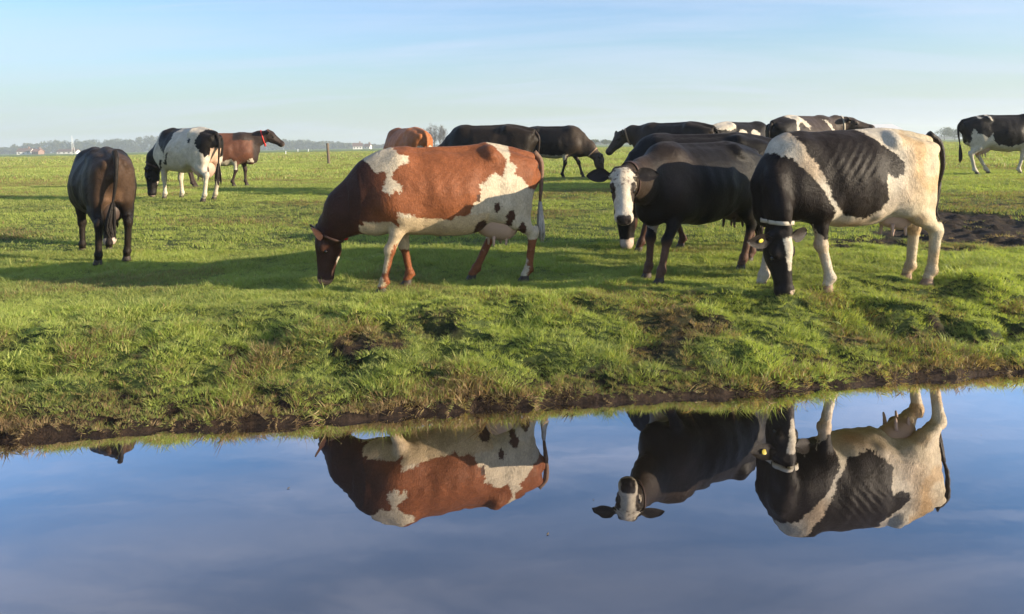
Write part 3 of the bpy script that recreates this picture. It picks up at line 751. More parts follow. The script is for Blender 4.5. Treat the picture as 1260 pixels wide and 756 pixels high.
def height(x, y):
    v = y - edge_y(x)
    base = .36 + .46 * ss((y - 8) / 9.)
    r = np.hypot(x, y)
    bank = WZ + np.where(v < 0, np.maximum(v * 1.2, -.5), .042 * ss(v / .03) + .403 * np.clip(v / 1.45, 0, 1) ** 1.12)
    top = base
    h = np.where(v < 1.45, bank, top)
    h = np.where((v >= 0) & (v < 2.2), h * 1.0, h)
    # hummocks on the trampled bank, fading into the meadow
    A = .013 + .085 * ss((v - .05) / .5) * ss((2.3 - v) / 1.1)
    hum = (.55 * fbm(x * 1.9, y * 2.4, 2) + .45 * fbm(x * 4.6 + 9, y * 5.4, 3) - .5) * 2.4
    hum = np.sign(hum) * np.abs(hum) ** .9
    h = h + np.where(v > 0, A * hum * 1.5, 0)
    hole = ss((.37 - fbm(x * 4.6 + 50, y * 5.4 + 3, 2)) / .07) * ss(v / .2) * ss((2.0 - v) / .8)
    h = h - .085 * hole * (v > 0)
    h = h + np.where(v > 0, (.05 + .05 * ss((y - 12) / 20)) * (fbm(x * .30 + 7, y * .42 + 2, 3) - .5) * ss((v - .8) / 2) * ss((150 - y) / 80) + .012 * (vn(x * 5, y * 6) - .5), 0)
    m = mudmask(x, y); h = h + m * (.14 * (fbm(x * 6, y * 6.5, 3) - .5) + .05 * (vn(x * 9, y * 10) - .5) - .02)
    # the camera's own bank
    vn_ = near_edge(x) - y
    nb = WZ + .07 * ss(vn_ / .07) + .22 * np.clip(vn_ / 1.2, 0, 1) + .03 * (vn(x * 3, y * 3) - .5) * ss(vn_ / .3)
    mid = (y < 3.15 + .157 * x)
    h = np.where(mid, np.where(vn_ > 0, nb, WZ + np.maximum(vn_ * 1.2, -.5)), h)
    return h

def ground_mat():
    m = bpy.data.materials.new('meadow_soil'); m.use_nodes = True; nt = m.node_tree; b = nt.nodes['Principled BSDF']; L = nt.links.new
    geo = nt.nodes.new('ShaderNodeNewGeometry')
    def att(n):
        a = nt.nodes.new('ShaderNodeAttribute'); a.attribute_name = n; return a.outputs['Fac']
    def nz(scale, det=6, rough=.6, vec=None, dist=0):
        n = nt.nodes.new('ShaderNodeTexNoise'); n.inputs['Scale'].default_value = scale; n.inputs['Detail'].default_value = det; n.inputs['Roughness'].default_value = rough; n.inputs['Distortion'].default_value = dist
        L(vec or geo.outputs['Position'], n.inputs['Vector']); return n.outputs['Fac']
    def mix(f, a, c):
        x = node(nt, 'ShaderNodeMix', data_type='RGBA')
        if isinstance(f, float): x.inputs['Factor'].default_value = f
        else: L(f, x.inputs['Factor'])
        for s, q in ((6, a), (7, c)):
            if isinstance(q, tuple): x.inputs[s].default_value = (*q, 1)
            else: L(q, x.inputs[s])
        return x.outputs[2]
    def rng(f, lo, hi):
        r = nt.nodes.new('ShaderNodeMapRange'); r.interpolation_type = 'SMOOTHSTEP'; L(f, r.inputs[0]); r.inputs['From Min'].default_value = lo; r.inputs['From Max'].default_value = hi; return r.outputs[0]
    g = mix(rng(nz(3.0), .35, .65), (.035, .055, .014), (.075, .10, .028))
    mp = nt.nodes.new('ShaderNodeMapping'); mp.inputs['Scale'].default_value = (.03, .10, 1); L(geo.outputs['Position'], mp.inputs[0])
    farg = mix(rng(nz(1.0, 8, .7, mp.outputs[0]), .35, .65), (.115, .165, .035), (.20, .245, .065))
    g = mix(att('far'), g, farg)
    dirt = mix(rng(nz(14, 8, .7), .3, .7), (.014, .009, .006), (.055, .034, .022))
    L(mix(att('dirt'), g, dirt), b.inputs['Base Color'])
    b.inputs['Roughness'].default_value = .85; b.inputs['Specular IOR Level'].default_value = .2
    bp = nt.nodes.new('ShaderNodeBump'); bp.inputs['Strength'].default_value = .8; bp.inputs['Distance'].default_value = .05; L(nz(34, 9, .75), bp.inputs['Height']); L(bp.outputs[0], b.inputs['Normal'])
    return m
def build_ground():
    def axis(segs):
        out = [segs[0][0]]
        for a, b, s0, s1 in segs:
            p = a; 
            while p < b - 1e-6:
                t = (p - a) / (b - a); p += s0 * (s1 / s0) ** t; out.append(min(p, b))
        return np.array(sorted(set(out)))
    xs = axis([(0, 7.0, .045, .045), (7.0, 14, .05, .2), (14, 60, .2, 3), (60, 1300, 3, 160)]); xs = np.concatenate([-xs[::-1][:-1], xs])
    ys = axis([(-50, -2, 6, .3), (-2, 3.2, .2, .2), (3.2, 4.2, .2, .04), (4.2, 8.6, .035, .04), (8.6, 14, .045, .11), (14, 60, .12, 1.5), (60, 1400, 1.6, 150)])
    X, Y = np.meshgrid(xs, ys, indexing='ij'); Z = height(X, Y)
    # vertical, undercut look: jitter the scarp a little
    n = (len(xs), len(ys)); idx = np.arange(n[0] * n[1]).reshape(n)
    f = np.stack([idx[:-1, :-1], idx[1:, :-1], idx[1:, 1:], idx[:-1, 1:]], -1).reshape(-1, 4)
    dirt = np.maximum(mudmask(X, Y) * .95, bank_dirt(X, Y)); dirt = np.where(Z < .05, 1, dirt)
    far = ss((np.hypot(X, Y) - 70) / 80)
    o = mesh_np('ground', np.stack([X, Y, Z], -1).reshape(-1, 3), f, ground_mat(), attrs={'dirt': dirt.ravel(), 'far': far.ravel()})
    tag(o, 'green meadow with a trampled hummocky bank sloping to the ditch', kind='structure')
build_ground()

def build_water():
    m = bpy.data.materials.new('ditch_water'); m.use_nodes = True; nt = m.node_tree; nt.nodes.clear(); L = nt.links.new
    out = nt.nodes.new('ShaderNodeOutputMaterial')
    geo = nt.nodes.new('ShaderNodeNewGeometry')
    n = nt.nodes.new('ShaderNodeTexNoise'); n.inputs['Scale'].default_value = 2.2; n.inputs['Detail'].default_value = 3; L(geo.outputs['Position'], n.inputs['Vector'])
    bp = nt.nodes.new('ShaderNodeBump'); bp.inputs['Strength'].default_value = .05; bp.inputs['Distance'].default_value = .02; L(n.outputs['Fac'], bp.inputs['Height'])
    gl = nt.nodes.new('ShaderNodeBsdfGlossy'); gl.inputs['Roughness'].default_value = .004; gl.inputs['Color'].default_value = (.96, .94, .97, 1); L(bp.outputs[0], gl.inputs['Normal'])
    df = nt.nodes.new('ShaderNodeBsdfDiffuse'); df.inputs['Color'].default_value = (.012, .010, .008, 1)
    lw = nt.nodes.new('ShaderNodeFresnel'); lw.inputs['IOR'].default_value = 1.9; L(bp.outputs[0], lw.inputs['Normal'])
    mr = nt.nodes.new('ShaderNodeMapRange'); L(lw.outputs[0], mr.inputs[0]); mr.inputs['From Min'].default_value = .15; mr.inputs['From Max'].default_value = .285; mr.inputs['To Min'].default_value = .31; mr.inputs['To Max'].default_value = .97
    mx = nt.nodes.new('ShaderNodeMixShader'); L(mr.outputs[0], mx.inputs[0]); L(df.outputs[0], mx.inputs[1]); L(gl.outputs[0], mx.inputs[2])
    L(mx.outputs[0], out.inputs[0])
    xs = np.array([-60, -20, 0, 20, 60.]); v = []; f = []
    for i, x in enumerate(xs): v += [(x, 3.25 + .154 * x - 3.1, WZ), (x, 3.25 + .154 * x + 3.1, WZ)]
    for i in range(len(xs) - 1): f.append((2 * i, 2 * i + 2, 2 * i + 3, 2 * i + 1))
    o = mesh_py('water', v, f, m, None, False); tag(o, 'still dark ditch water mirroring the cows and sky', kind='structure')
build_water()

# ------------------------------------------------------------------ grass
def grass_mat():
    m = bpy.data.materials.new('grass_blades'); m.use_nodes = True; nt = m.node_tree; nt.nodes.clear(); L = nt.links.new
    out = nt.nodes.new('ShaderNodeOutputMaterial'); geo = nt.nodes.new('ShaderNodeNewGeometry')
    def att(n, t='INSTANCER'):
        a = nt.nodes.new('ShaderNodeAttribute'); a.attribute_type = t; a.attribute_name = n; return a.outputs['Fac']
    def mix(f, a, c, blend='MIX'):
        x = node(nt, 'ShaderNodeMix', data_type='RGBA', blend_type=blend)
        if isinstance(f, float): x.inputs['Factor'].default_value = f
        else: L(f, x.inputs['Factor'])
        for s, q in ((6, a), (7, c)):
            if isinstance(q, tuple): x.inputs[s].default_value = (*q, 1)
            else: L(q, x.inputs[s])
        return x.outputs[2]
    bl = att('blade', 'GEOMETRY')
    g = mix(att('val'), G_DARK, G_LIGHT)
    g = mix(bl, g, G_YEL)
    dr = node(nt, 'ShaderNodeMath', operation='MULTIPLY_ADD'); L(bl, dr.inputs[0]); dr.inputs[1].default_value = .9; L(att('dry'), dr.inputs[2])
    d2 = nt.nodes.new('ShaderNodeMapRange'); d2.interpolation_type = 'SMOOTHSTEP'; L(dr.outputs[0], d2.inputs[0]); d2.inputs['From Min'].default_value = .75; d2.inputs['From Max'].default_value = 1.25
    straw = mix(bl, (.42, .33, .17), (.25, .15, .085))
    g = mix(d2.outputs[0], g, straw)
    d3 = nt.nodes.new('ShaderNodeMapRange'); L(att('dry'), d3.inputs[0]); d3.inputs['From Min'].default_value = 1.25; d3.inputs['From Max'].default_value = 1.7
    g = mix(d3.outputs[0], g, (.065, .040, .026))
    df = nt.nodes.new('ShaderNodeBsdfPrincipled'); L(g, df.inputs['Base Color']); df.inputs['Roughness'].default_value = .5; df.inputs['Specular IOR Level'].default_value = .3
    tr = nt.nodes.new('ShaderNodeBsdfTranslucent'); L(mix(1.0, g, (1.25, 1.3, .55), 'MULTIPLY'), tr.inputs['Color'])
    mx = nt.nodes.new('ShaderNodeMixShader'); mx.inputs[0].default_value = .42; L(df.outputs[0], mx.inputs[1]); L(tr.outputs[0], mx.inputs[2]); L(mx.outputs[0], out.inputs[0])
    return m
G_DARK = (.130, .205, .055); G_LIGHT = (.31, .41, .085); G_YEL = (.49, .50, .16)
M['grass'] = grass_mat()
def clump(name, n, rad, h, w, lean, seed, segs=2):
    g = np.random.default_rng(seed); vs = []; fs = []; bl = []
    for k in range(n):
        a = g.random() * 6.283; r = rad * math.sqrt(g.random()); bx, by = r * math.cos(a), r * math.sin(a)
        hh = h * (.55 + .7 * g.random()); yaw = g.random() * 6.283; dx, dy = math.cos(yaw), math.sin(yaw)
        la = a + g.normal() * .9; ln = hh * lean * (.3 + g.random() * 1.1) * (.5 + .7 * r / rad); lx, ly = math.cos(la) * ln, math.sin(la) * ln
        ww = w * (.7 + .6 * g.random()); b = len(vs); c = g.random()
        for i in range(segs):
            t = i / segs; q = ww * (1 - t * .45) / 2
            px, py, pz = bx + lx * t * t, by + ly * t * t, hh * t * (1 - .18 * t * min(lean, 1.5)) - .01
            vs += [(px - dx * q, py - dy * q, pz), (px + dx * q, py + dy * q, pz)]; bl += [c, c]
        vs.append((bx + lx, by + ly, hh * (1 - .25 * min(lean, 1.6)))); bl.append(c)
        for i in range(segs - 1): fs += [(b + 2 * i, b + 2 * i + 1, b + 2 * i + 3), (b + 2 * i, b + 2 * i + 3, b + 2 * i + 2)]
        e = b + 2 * (segs - 1); fs.append((e, e + 1, e + 2))
    o = mesh_np(name, vs, np.array(fs), M['grass'], smooth=False, attrs={'blade': bl})
    COL.objects.unlink(o); return o
def scatter(name, label, protos, P, rot, scl, idx, attrs):
    pc = bpy.data.collections.new(name + '_tufts')
    for i, p in enumerate(protos): p.name = '%s_tuft_%02d' % (name, i); pc.objects.link(p)
    me = bpy.data.meshes.new(name); me.vertices.add(len(P)); me.vertices.foreach_set('co', np.asarray(P, np.float32).ravel())
    a = me.attributes.new('rot', 'FLOAT_VECTOR', 'POINT'); a.data.foreach_set('vector', np.asarray(rot, np.float32).ravel())
    a = me.attributes.new('scl', 'FLOAT_VECTOR', 'POINT'); a.data.foreach_set('vector', np.asarray(scl, np.float32).ravel())
    a = me.attributes.new('idx', 'INT', 'POINT'); a.data.foreach_set('value', np.asarray(idx, np.int32))
    for n, v in attrs.items():
        a = me.attributes.new(n, 'FLOAT', 'POINT'); a.data.foreach_set('value', np.asarray(v, np.float32))
    me.materials.append(M['grass'])
    o = bpy.data.objects.new(name, me); COL.objects.link(o)
    ng = bpy.data.node_groups.new(name, 'GeometryNodeTree'); ng.interface.new_socket('Geometry', in_out='INPUT', socket_type='NodeSocketGeometry'); ng.interface.new_socket('Geometry', in_out='OUTPUT', socket_type='NodeSocketGeometry')
    gi = ng.nodes.new('NodeGroupInput'); go = ng.nodes.new('NodeGroupOutput'); ip = ng.nodes.new('GeometryNodeInstanceOnPoints'); ci = ng.nodes.new('GeometryNodeCollectionInfo')
    ci.inputs['Collection'].default_value = pc; ci.inputs['Separate Children'].default_value = True; ci.inputs['Reset Children'].default_value = True
    L = ng.links.new
    def na(n, t):
        a = ng.nodes.new('GeometryNodeInputNamedAttribute'); a.data_type = t; a.inputs['Name'].default_value = n; return a.outputs['Attribute']
    m2p = ng.nodes.new('GeometryNodeMeshToPoints'); L(gi.outputs[0], m2p.inputs['Mesh']); L(m2p.outputs[0], ip.inputs['Points']); L(ci.outputs[0], ip.inputs['Instance']); ip.inputs['Pick Instance'].default_value = True
    L(na('idx', 'INT'), ip.inputs['Instance Index']); 
    er = ng.nodes.new('FunctionNodeEulerToRotation'); L(na('rot', 'FLOAT_VECTOR'), er.inputs[0]); L(er.outputs[0], ip.inputs['Rotation'])
    L(na('scl', 'FLOAT_VECTOR'), ip.inputs['Scale']); L(ip.outputs[0], go.inputs[0])
    md = o.modifiers.new('scatter', 'NODES'); md.node_group = ng
    tag(o, label, kind='stuff')
    return o
def ring_points(y0, y1, sp, side=.70, margin=1.6, rng=RNG):
    out = []
    xm = side * y1 + margin
    nx, ny = int(2 * xm / sp), int((y1 - y0) / sp)
    X, Y = np.meshgrid(np.arange(nx), np.arange(ny), indexing='ij')
    x = -xm + (X + rng.random(X.shape)) * sp; y = y0 + (Y + rng.random(X.shape)) * sp
    x, y = x.ravel(), y.ravel(); m = np.abs(x) < side * y + margin
    return x[m], y[m]
def build_grass():
    turf = [clump('t', 60, .075, .031, .0042, 1.0, 20 + i) for i in range(3)]
    tuss = [clump('t', 70, .070, .042, .0044, 1.3, 30 + i, 2) for i in range(3)]
    midc = [clump('t', 100, .20, .040, .0060, 1.0, 40 + i) for i in range(3)]
    farc = [clump('t', 80, .48, .080, .022, .7, 50 + i, 1) for i in range(2)]
    vfar = [clump('t', 90, 1.3, .105, .065, .7, 60 + i, 1) for i in range(2)]
    # strip of the bank and the close meadow
    def common(x, y):
        n1 = fbm(x * .9 + 5, y * 1.3 + 9, 3); n2 = fbm(x * .25 + 80, y * .6 + 3, 3)
        val = np.clip(.5 + 2.6 * (n1 - .5) + 1.6 * (n2 - .5) + .22 * RNG.normal(size=len(x)), 0, 1)
        return val
    near = [ring_points(4.4, 10.5, .050, .72, 1.6)]
    x, y = near[0]; v = y - edge_y(x); d = np.maximum(bank_dirt(x, y), mudmask(x, y)); low = ss((.015 - v) / .015)
    keep = (v > -.005) & (RNG.random(len(x)) > np.where(low > .3, .5, np.where(mudmask(x, y) > .3, d * .90, np.where(v < .08, .03, d * .45))))
    x, y, v, d = x[keep], y[keep], v[keep], d[keep]
    z = height(x, y); val = common(x, y)
    bank = ss((1.75 - v) / .5); n3 = fbm(x * 2.1 + 9, y * 2.4 + 31, 3)
    dry = bank * (-.04 + 1.9 * (n3 - .5)) + .55 * ss((.26 - v) / .24) + .7 * d + .10 * RNG.normal(size=len(x)) + .10
    dry = np.where(v < .09, dry + .9 * ss((.055 - v - .06 * RNG.random(len(x))) / .03), dry)
    dry += .35 * ss((fbm(x * .8 + 61, y * 1.1 + 8, 2) - .60) / .1)
    tus = RNG.random(len(x)) < (.75 * bank + .06 + .45 * ss((n3 - .56) / .08) * (1 - bank))
    idx = np.where(tus, 3 + RNG.integers(0, 3, len(x)), RNG.integers(0, 3, len(x)))
    tufts = ss((fbm(x * 3.0, y * 3.2, 2) - .42) / .3)
    sc = (.75 + .5 * RNG.random(len(x))) * (.72 + .6 * tufts) * np.where(d > .4, .7, 1)
    sc *= np.where(v < .12, .8, 1)
    rot = np.stack([RNG.normal(size=len(x)) * .16 + .25 * bank, RNG.normal(size=len(x)) * .16, RNG.random(len(x)) * 6.283], 1)
    rot[:, 0] += .75 * ss((.10 - v) / .08)
    sc = np.where(RNG.random(len(x)) < .012, sc * 1.6, sc); scl = np.stack([sc, sc, sc * (.8 + .5 * RNG.random(len(x)))], 1)
    P = [np.stack([x, y, z], 1)]; RR = [rot]; SS = [scl]; II = [idx]; VV = [val]; DD = [dry]
    for (y0, y1, sp, base, nvar, side, mg) in ((10.3, 25, .165, 6, 3, .72, 3), (24.5, 62, .40, 9, 2, .72, 4), (61, 175, 1.05, 11, 2, .72, 6)):
        x, y = ring_points(y0, y1, sp, side, mg); m = mudmask(x, y); keep = RNG.random(len(x)) > m * .94; x, y, m = x[keep], y[keep], m[keep]
        z = height(x, y); n = len(x); val = common(x * (.5 if y0 > 20 else 1), y * (.5 if y0 > 20 else 1))
        dry = .08 + .10 * RNG.normal(size=n) + .5 * m + .5 * ss((fbm(x * .35 + 61, y * 1.1 + 8, 2) - .54) / .12)
        sc = (.8 + .45 * RNG.random(n)) * (.8 + .4 * ss((fbm(x * 1.5, y * 1.6, 2) - .4) / .3))
        P.append(np.stack([x, y, z], 1)); RR.append(np.stack([RNG.normal(size=n) * .08, RNG.normal(size=n) * .08, RNG.random(n) * 6.283], 1))
        SS.append(np.stack([sc] * 3, 1)); II.append(base + RNG.integers(0, nvar, n)); VV.append(val); DD.append(dry)
    print('grass tufts', sum(len(p) for p in P))
    scatter('meadow_grass', 'grazed green grass with straw-coloured tufts over the meadow and bank', turf + tuss + midc + farc + vfar,
            np.concatenate(P), np.concatenate(RR), np.concatenate(SS), np.concatenate(II), {'val': np.concatenate(VV), 'dry': np.concatenate(DD)})
build_grass()

# ------------------------------------------------------------------ the herd
def cow(x, y, yaw, coat, label, scale=1.0, **kw):
    ff = kw.get('ff', (.62, .62)); hf = kw.get('hf', (-.62, -.62)); c, s = math.cos(R(yaw)), math.sin(R(yaw))
    hx = [(a * scale, b * .15 * scale) for a, b in ((ff[0], 1), (ff[1], -1), (hf[0], 1), (hf[1], -1))]
    zz = [gz(x + a * c - b * s, y + a * s + b * c) for a, b in hx]
    return build_cow('cow', label, (x, y, float(np.mean(zz)) + .005), yaw, coat, scale=scale, **kw)
HERO = .0105
ST_MAIN = [(-.95, 1.18, 1.02, .07), (-.88, 1.31, .86, .15), (-.75, 1.385, .72, .21), (-.56, 1.42, .62, .26), (-.36, 1.45, .56, .29), (-.12, 1.385, .50, .345),
           (.14, 1.39, .51, .365), (.4, 1.39, .54, .34), (.64, 1.395, .57, .27), (.84, 1.31, .62, .20), (.97, 1.14, .72, .12)]
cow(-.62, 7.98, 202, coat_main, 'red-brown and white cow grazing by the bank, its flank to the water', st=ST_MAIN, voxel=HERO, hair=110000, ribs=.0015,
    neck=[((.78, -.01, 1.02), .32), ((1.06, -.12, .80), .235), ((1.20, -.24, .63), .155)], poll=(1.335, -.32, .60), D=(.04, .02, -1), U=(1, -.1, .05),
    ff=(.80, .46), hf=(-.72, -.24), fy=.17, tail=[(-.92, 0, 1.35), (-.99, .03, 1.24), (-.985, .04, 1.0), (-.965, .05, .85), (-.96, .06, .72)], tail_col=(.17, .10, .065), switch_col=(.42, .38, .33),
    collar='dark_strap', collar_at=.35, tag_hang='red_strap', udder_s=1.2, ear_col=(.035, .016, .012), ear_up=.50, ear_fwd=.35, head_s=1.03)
ST_R = [(-.93, 1.24, 1.02, .07), (-.87, 1.35, .88, .14), (-.74, 1.41, .76, .20), (-.55, 1.435, .66, .25), (-.36, 1.445, .585, .28), (-.12, 1.44, .55, .33),
        (.14, 1.43, .555, .35), (.4, 1.415, .61, .33), (.62, 1.39, .63, .27), (.77, 1.33, .66, .20), (.88, 1.18, .72, .13)]
cow(3.35, 7.72, 194, coat_right, 'bony black and white cow with its blazed head down beside its forelegs, at the right', scale=1.08, st=ST_R, voxel=.0105, hair=120000, ribs=.0055,
    neck=[((.64, 0, 1.10), .25), ((.83, .13, .97), .175), ((.89, .26, .76), .135)], poll=(.885, .345, .575), D=(.09, -.04, -1), U=(.42, -.90, .05), world_dirs=True,
    leg_s=1.15, ff=(.355, .82), hf=(-.72, -.75), fy=.16, tail=[(-.90, 0, 1.40), (-1.01, .02, 1.30), (-1.03, .03, 1.10), (-1.00, .02, .95), (-.98, 0, .84)], tail_col=(.02, .015, .012),
    collar='white_strap', collar_at=.35, udder_s=.85, tagged=(-1,), pale_hooves=True, ear_up=.05)
cow(2.10, 8.50, 215, coat_face, 'black cow with a white face lifting its head and staring at the camera', voxel=HERO, hair=110000,
    neck=[((.70, .02, 1.07), .31), ((1.08, .14, 1.05), .22), ((1.38, .30, 1.09), .15)], poll=(1.585, .405, 1.20), head_s=1.08, D=(-.08, -.66, -.74), U=(-.10, -.72, .68), world_dirs=True,
    ff=(.86, .74), hf=(-.42, -.95), collar='dark_strap', collar_at=.1, udder='udder_dark', udder_s=.8, ear_up=.12)
brown_dark = plain((.040, .025, .018), legs=(.020, .014, .011), belly=None)
def face_muz(C, V, Hc):
    hm = head_mask(Hc); C[hm & (Hc[:, 0] > .44)] = (.5, .4, .34); C[hm & (np.abs(Hc[:, 2]) < .03) & (Hc[:, 1] > -.1)] = WHITE * .9
dark_rear = plain((.011, .0085, .0075), legs=(.018, .013, .010), seed=2, face=face_muz)
def dr(V, Hc):
    C = dark_rear(V, Hc); m = (V[:, 0] < -.62) & (np.abs(V[:, 1]) > .045) & (V[:, 2] > .7)
    t = (ss((-.60 - V[:, 0]) / .15) * ss((V[:, 2] - .6) / .2))[:, None]; C = C * (1 - t) + np.array((.060, .036, .023)) * t
    inn = (V[:, 0] < -.6) & (np.abs(V[:, 1]) < .10) & (V[:, 2] < .98) & (V[:, 2] > .6); t = (ss((-.60 - V[:, 0]) / .06) * ss((.13 - np.abs(V[:, 1])) / .08) * ss((.96 - V[:, 2]) / .2) * ss((V[:, 2] - .62) / .1) * (.5 + .3 * sn3(V, 20, 3)).clip(0, 1))[:, None]; return C * (1 - t) + np.array((.26, .15, .09)) * t
dr.nose = (.5, .4, .34)
cow(-5.36, 10.08, 127, dr, 'dark brown cow grazing with its rump to the camera, alone at the left', voxel=.014, hair=60000, poll=(1.05, -.27, .60), D=(-.22, 0, -1), U=(.8, -.5, -.15),
    neck=[((.68, 0, 1.04), .28), ((.95, -.2, .82), .20)], ff=(.66, .5), hf=(-.70, -.58), hy=.17, collar='red_strap', collar_at=.5, tail=[(-.90, 0, 1.37), (-.985, 0, 1.26), (-.985, .01, 1.0), (-.96, .03, .82), (-.95, .05, .66)], tail_col=(.015, .012, .010), udder='udder_dark')
cow(-6.60, 15.75, 146, coat_pied, 'black and white spotted cow grazing leftwards with its udder showing between its hind legs', scale=1.03, voxel=.016,
    neck=[((.68, 0, 1.04), .27), ((.98, .08, .82), .20)], poll=(1.17, .20, .62), D=(.05, -.05, -1), U=(-1, -.15, 0), world_dirs=True, ff=(.62, .5), hf=(-.70, -.55), hy=.17,
    collar='dark_strap', collar_at=.4, tag_hang='red_strap', udder_s=1.2, pale_hooves=False)
def brown_cow(V, Hc):
    C = plain((.12, .050, .030), legs=(.035, .022, .018))(V, Hc); x, z = warp(V, .02)
    t = ss((V[:, 0] - .80) / .1)[:, None]; C = C * (1 - t) + np.array((.035, .024, .020)) * t
    C[(z > 1.22) & (V[:, 0] > .35)] = (.035, .024, .020)
    C[(z < .70 + .05 * sn3(V * (1, 1, .3), 30, 2)) & (V[:, 2] > .44) & (V[:, 0] < .45)] = WHITE; C[(V[:, 0] > .7) & (z < .72) & (V[:, 2] > .5) & (sn3(V, 25, 5) > .2)] = WHITE
    return C
brown_cow.nose = (.12, .09, .08)
cow(-7.80, 20.6, 14, brown_cow, 'brown cow with a black neck and red collar standing head up, facing right', voxel=.017,
    neck=[((.68, 0, 1.12), .27), ((1.02, 0, 1.28), .185)], poll=(1.26, 0, 1.50), D=(.76, 0, -.62), U=(.62, 0, .76), ff=(.66, .36), collar='red_strap', collar_at=.3, tag_hang=True, ear_col=(.12, .06, .05), ear_up=.25)
red = plain((.36, .125, .045), seed=4, white=[(0, [(-.96, .95), (-.88, 1.02), (-.80, .96), (-.86, .86)])])
cow(-2.33, 17.3, 122, red, 'plain red-brown cow seen from behind, only its rump above the red and white back', voxel=.02, tail_col=(.36, .13, .05))
drk = plain((.020, .014, .010), shoulder=(.013, .010, .008), seed=5)
cow(-.42, 15.6, 166, drk, 'brownish black cow grazing leftwards, its long back rising behind the red and white cow', voxel=.02, tail_col=(.03, .02, .015))
blk = plain((.006, .005, .005), shoulder=(.04, .028, .019), head=(.05, .036, .026), seed=7, white=[(0, [(-.3, .66), (.2, .62), (.5, .66), (.4, .5), (-.4, .5)])])
cow(1.10, 21.95, -12, blk, 'black cow with a tan collar grazing rightwards in the gap between the two near groups', scale=1.04, voxel=.019, neck=[((.68, 0, 1.04), .28), ((1.02, -.02, .82), .20)],
    poll=(1.42, -.03, .62), ff=(.86, .36), collar='tan_strap', collar_at=.4, ear_up=.3)
def face_c9(C, V, Hc):
    hm = head_mask(Hc); C[hm & (Hc[:, 0] > .40)] = (.42, .33, .27); C[hm & (Hc[:, 0] > .3) & (np.abs(Hc[:, 2] + .01) < .03)] = (.03, .02, .02)
c9f = plain((.007, .0055, .005), legs=(.06, .028, .019), seed=9, face=face_c9, nose=(.55, .40, .34))
cow(2.50, 9.98, 178, c9f, 'black cow grazing right behind the white-faced one, only its back, brown forelegs and muzzle showing', scale=1.05, voxel=.016, poll=(1.11, -.03, .58), D=(-.06, 0, -1), ff=(.86, .30),
    collar='red_strap', collar_at=.5)
c10 = plain((.018, .013, .010), shoulder=(.032, .022, .016), head=(.045, .033, .025), seed=3)
cow(3.55, 16.8, 142, c10, 'dark cow with a hanging collar block looking left over the herd', voxel=.019, neck=[((.68, 0, 1.10), .27), ((1.0, .06, 1.19), .19)], poll=(1.31, .15, 1.25), D=(-.60, -.15, -.75), U=(-.75, -.1, .6), world_dirs=True,
    collar='tan_strap', collar_at=.4, tag_hang=True, ear_up=.35)
c11 = plain((.05, .036, .028), seed=8)
cow(5.05, 20.3, 78, c11, 'greyish dark cow far back, just its rump between the looking cow and a pied back', voxel=.024)
def pied2(V, Hc):
    x, z = warp(V, .02); C = np.tile(BLACK * 1.3, (len(x), 1))
    for cx, cz, a, b in ((-.55, 1.36, .30, .10), (-.15, 1.02, .16, .22), (.22, 1.05, .13, .2), (-.8, .9, .2, .25)): C[((x - cx) / a) ** 2 + ((z - cz) / b) ** 2 < 1] = WHITE
    C[V[:, 2] < .5] = WHITE; return C
pied2.nose = (.03, .02, .02)
cow(5.15, 17.5, 28, pied2, 'pied cow with white patches along its back, grazing behind the black cows', voxel=.02)
def pied3(V, Hc):
    x, z = warp(V, .02); C = np.tile(BLACK * 1.4, (len(x), 1))
    t = ss((V[:, 0] + .5) / .4)[:, None]; C = C * (1 - t) + np.array((.05, .036, .028)) * t
    C[inpoly(x, z, [(-.72, 1.5), (-.2, 1.5), (-.12, 1.2), (-.2, 1.16), (-.30, 1.32), (-.42, 1.28), (-.5, 1.1), (-.56, 1.12), (-.5, 1.34)])] = WHITE
    C[inpoly(x, z, [(.42, 1.34), (.48, 1.34), (.66, 1.08), (.60, 1.06)])] = WHITE
    C[V[:, 2] < .5] = WHITE; return C
pied3.nose = (.03, .02, .02)
cow(5.85, 15.55, 34, pied3, 'black cow with a white saddle mark and raised head, behind the bony cow', scale=1.06, voxel=.018,
    neck=[((.68, 0, 1.12), .27), ((1.02, -.03, 1.24), .19)], poll=(1.26, -.10, 1.40), D=(.93, -.2, -.28), U=(.3, 0, .95), world_dirs=True, collar='white_strap', collar_at=.4)
cow(12.95, 20.4, -7, coat_edge, 'black and white cow walking at the right edge, its forequarters cut off by the frame', scale=1.10, voxel=.018, ff=(.85, .32), hf=(-.25, -.64), ear_up=.2, tail_col=BLACK)

# ------------------------------------------------------------------ distance: posts, mast, houses, trees
def gzz(x, y): return gz(x, y) - .03
def post(x, y, h, label, m, tiltx=.05, r=.06):
    v, f = [], []
    n = 8
    for z, k in ((-.2, 1.05), (0, 1.05), (h * .5, .97), (h - .02, .95), (h, .8)):
        for i in range(n):
            t = 2 * math.pi * i / n; v.append((r * k * math.cos(t) * (1 + .1 * math.sin(3 * t + z)) + tiltx * z, r * k * math.sin(t), z))
    for q in range(4):
        for i in range(n): f.append((q * n + i, q * n + (i + 1) % n, (q + 1) * n + (i + 1) % n, (q + 1) * n + i))
    f.append(tuple(4 * n + i for i in range(n)))
    o = mesh_py('fence_post', v, f, M[m]); o.location = (x, y, gzz(x, y)); tag(o, label, 'fence post', 'fence posts in the meadow'); return o
post(-10.85, 45.7, 1.32, 'dark leaning wooden post alone in the meadow left of the red cow', 'wood', -.06, .085)
post(-34.6, 118, .7, 'small pale post right of the brown cow\'s nose, nearest to it', 'mast', 0, .07)
post(-55.5, 200, .9, 'left of two tiny pale posts below the hazy wood', 'mast', 0, .10)
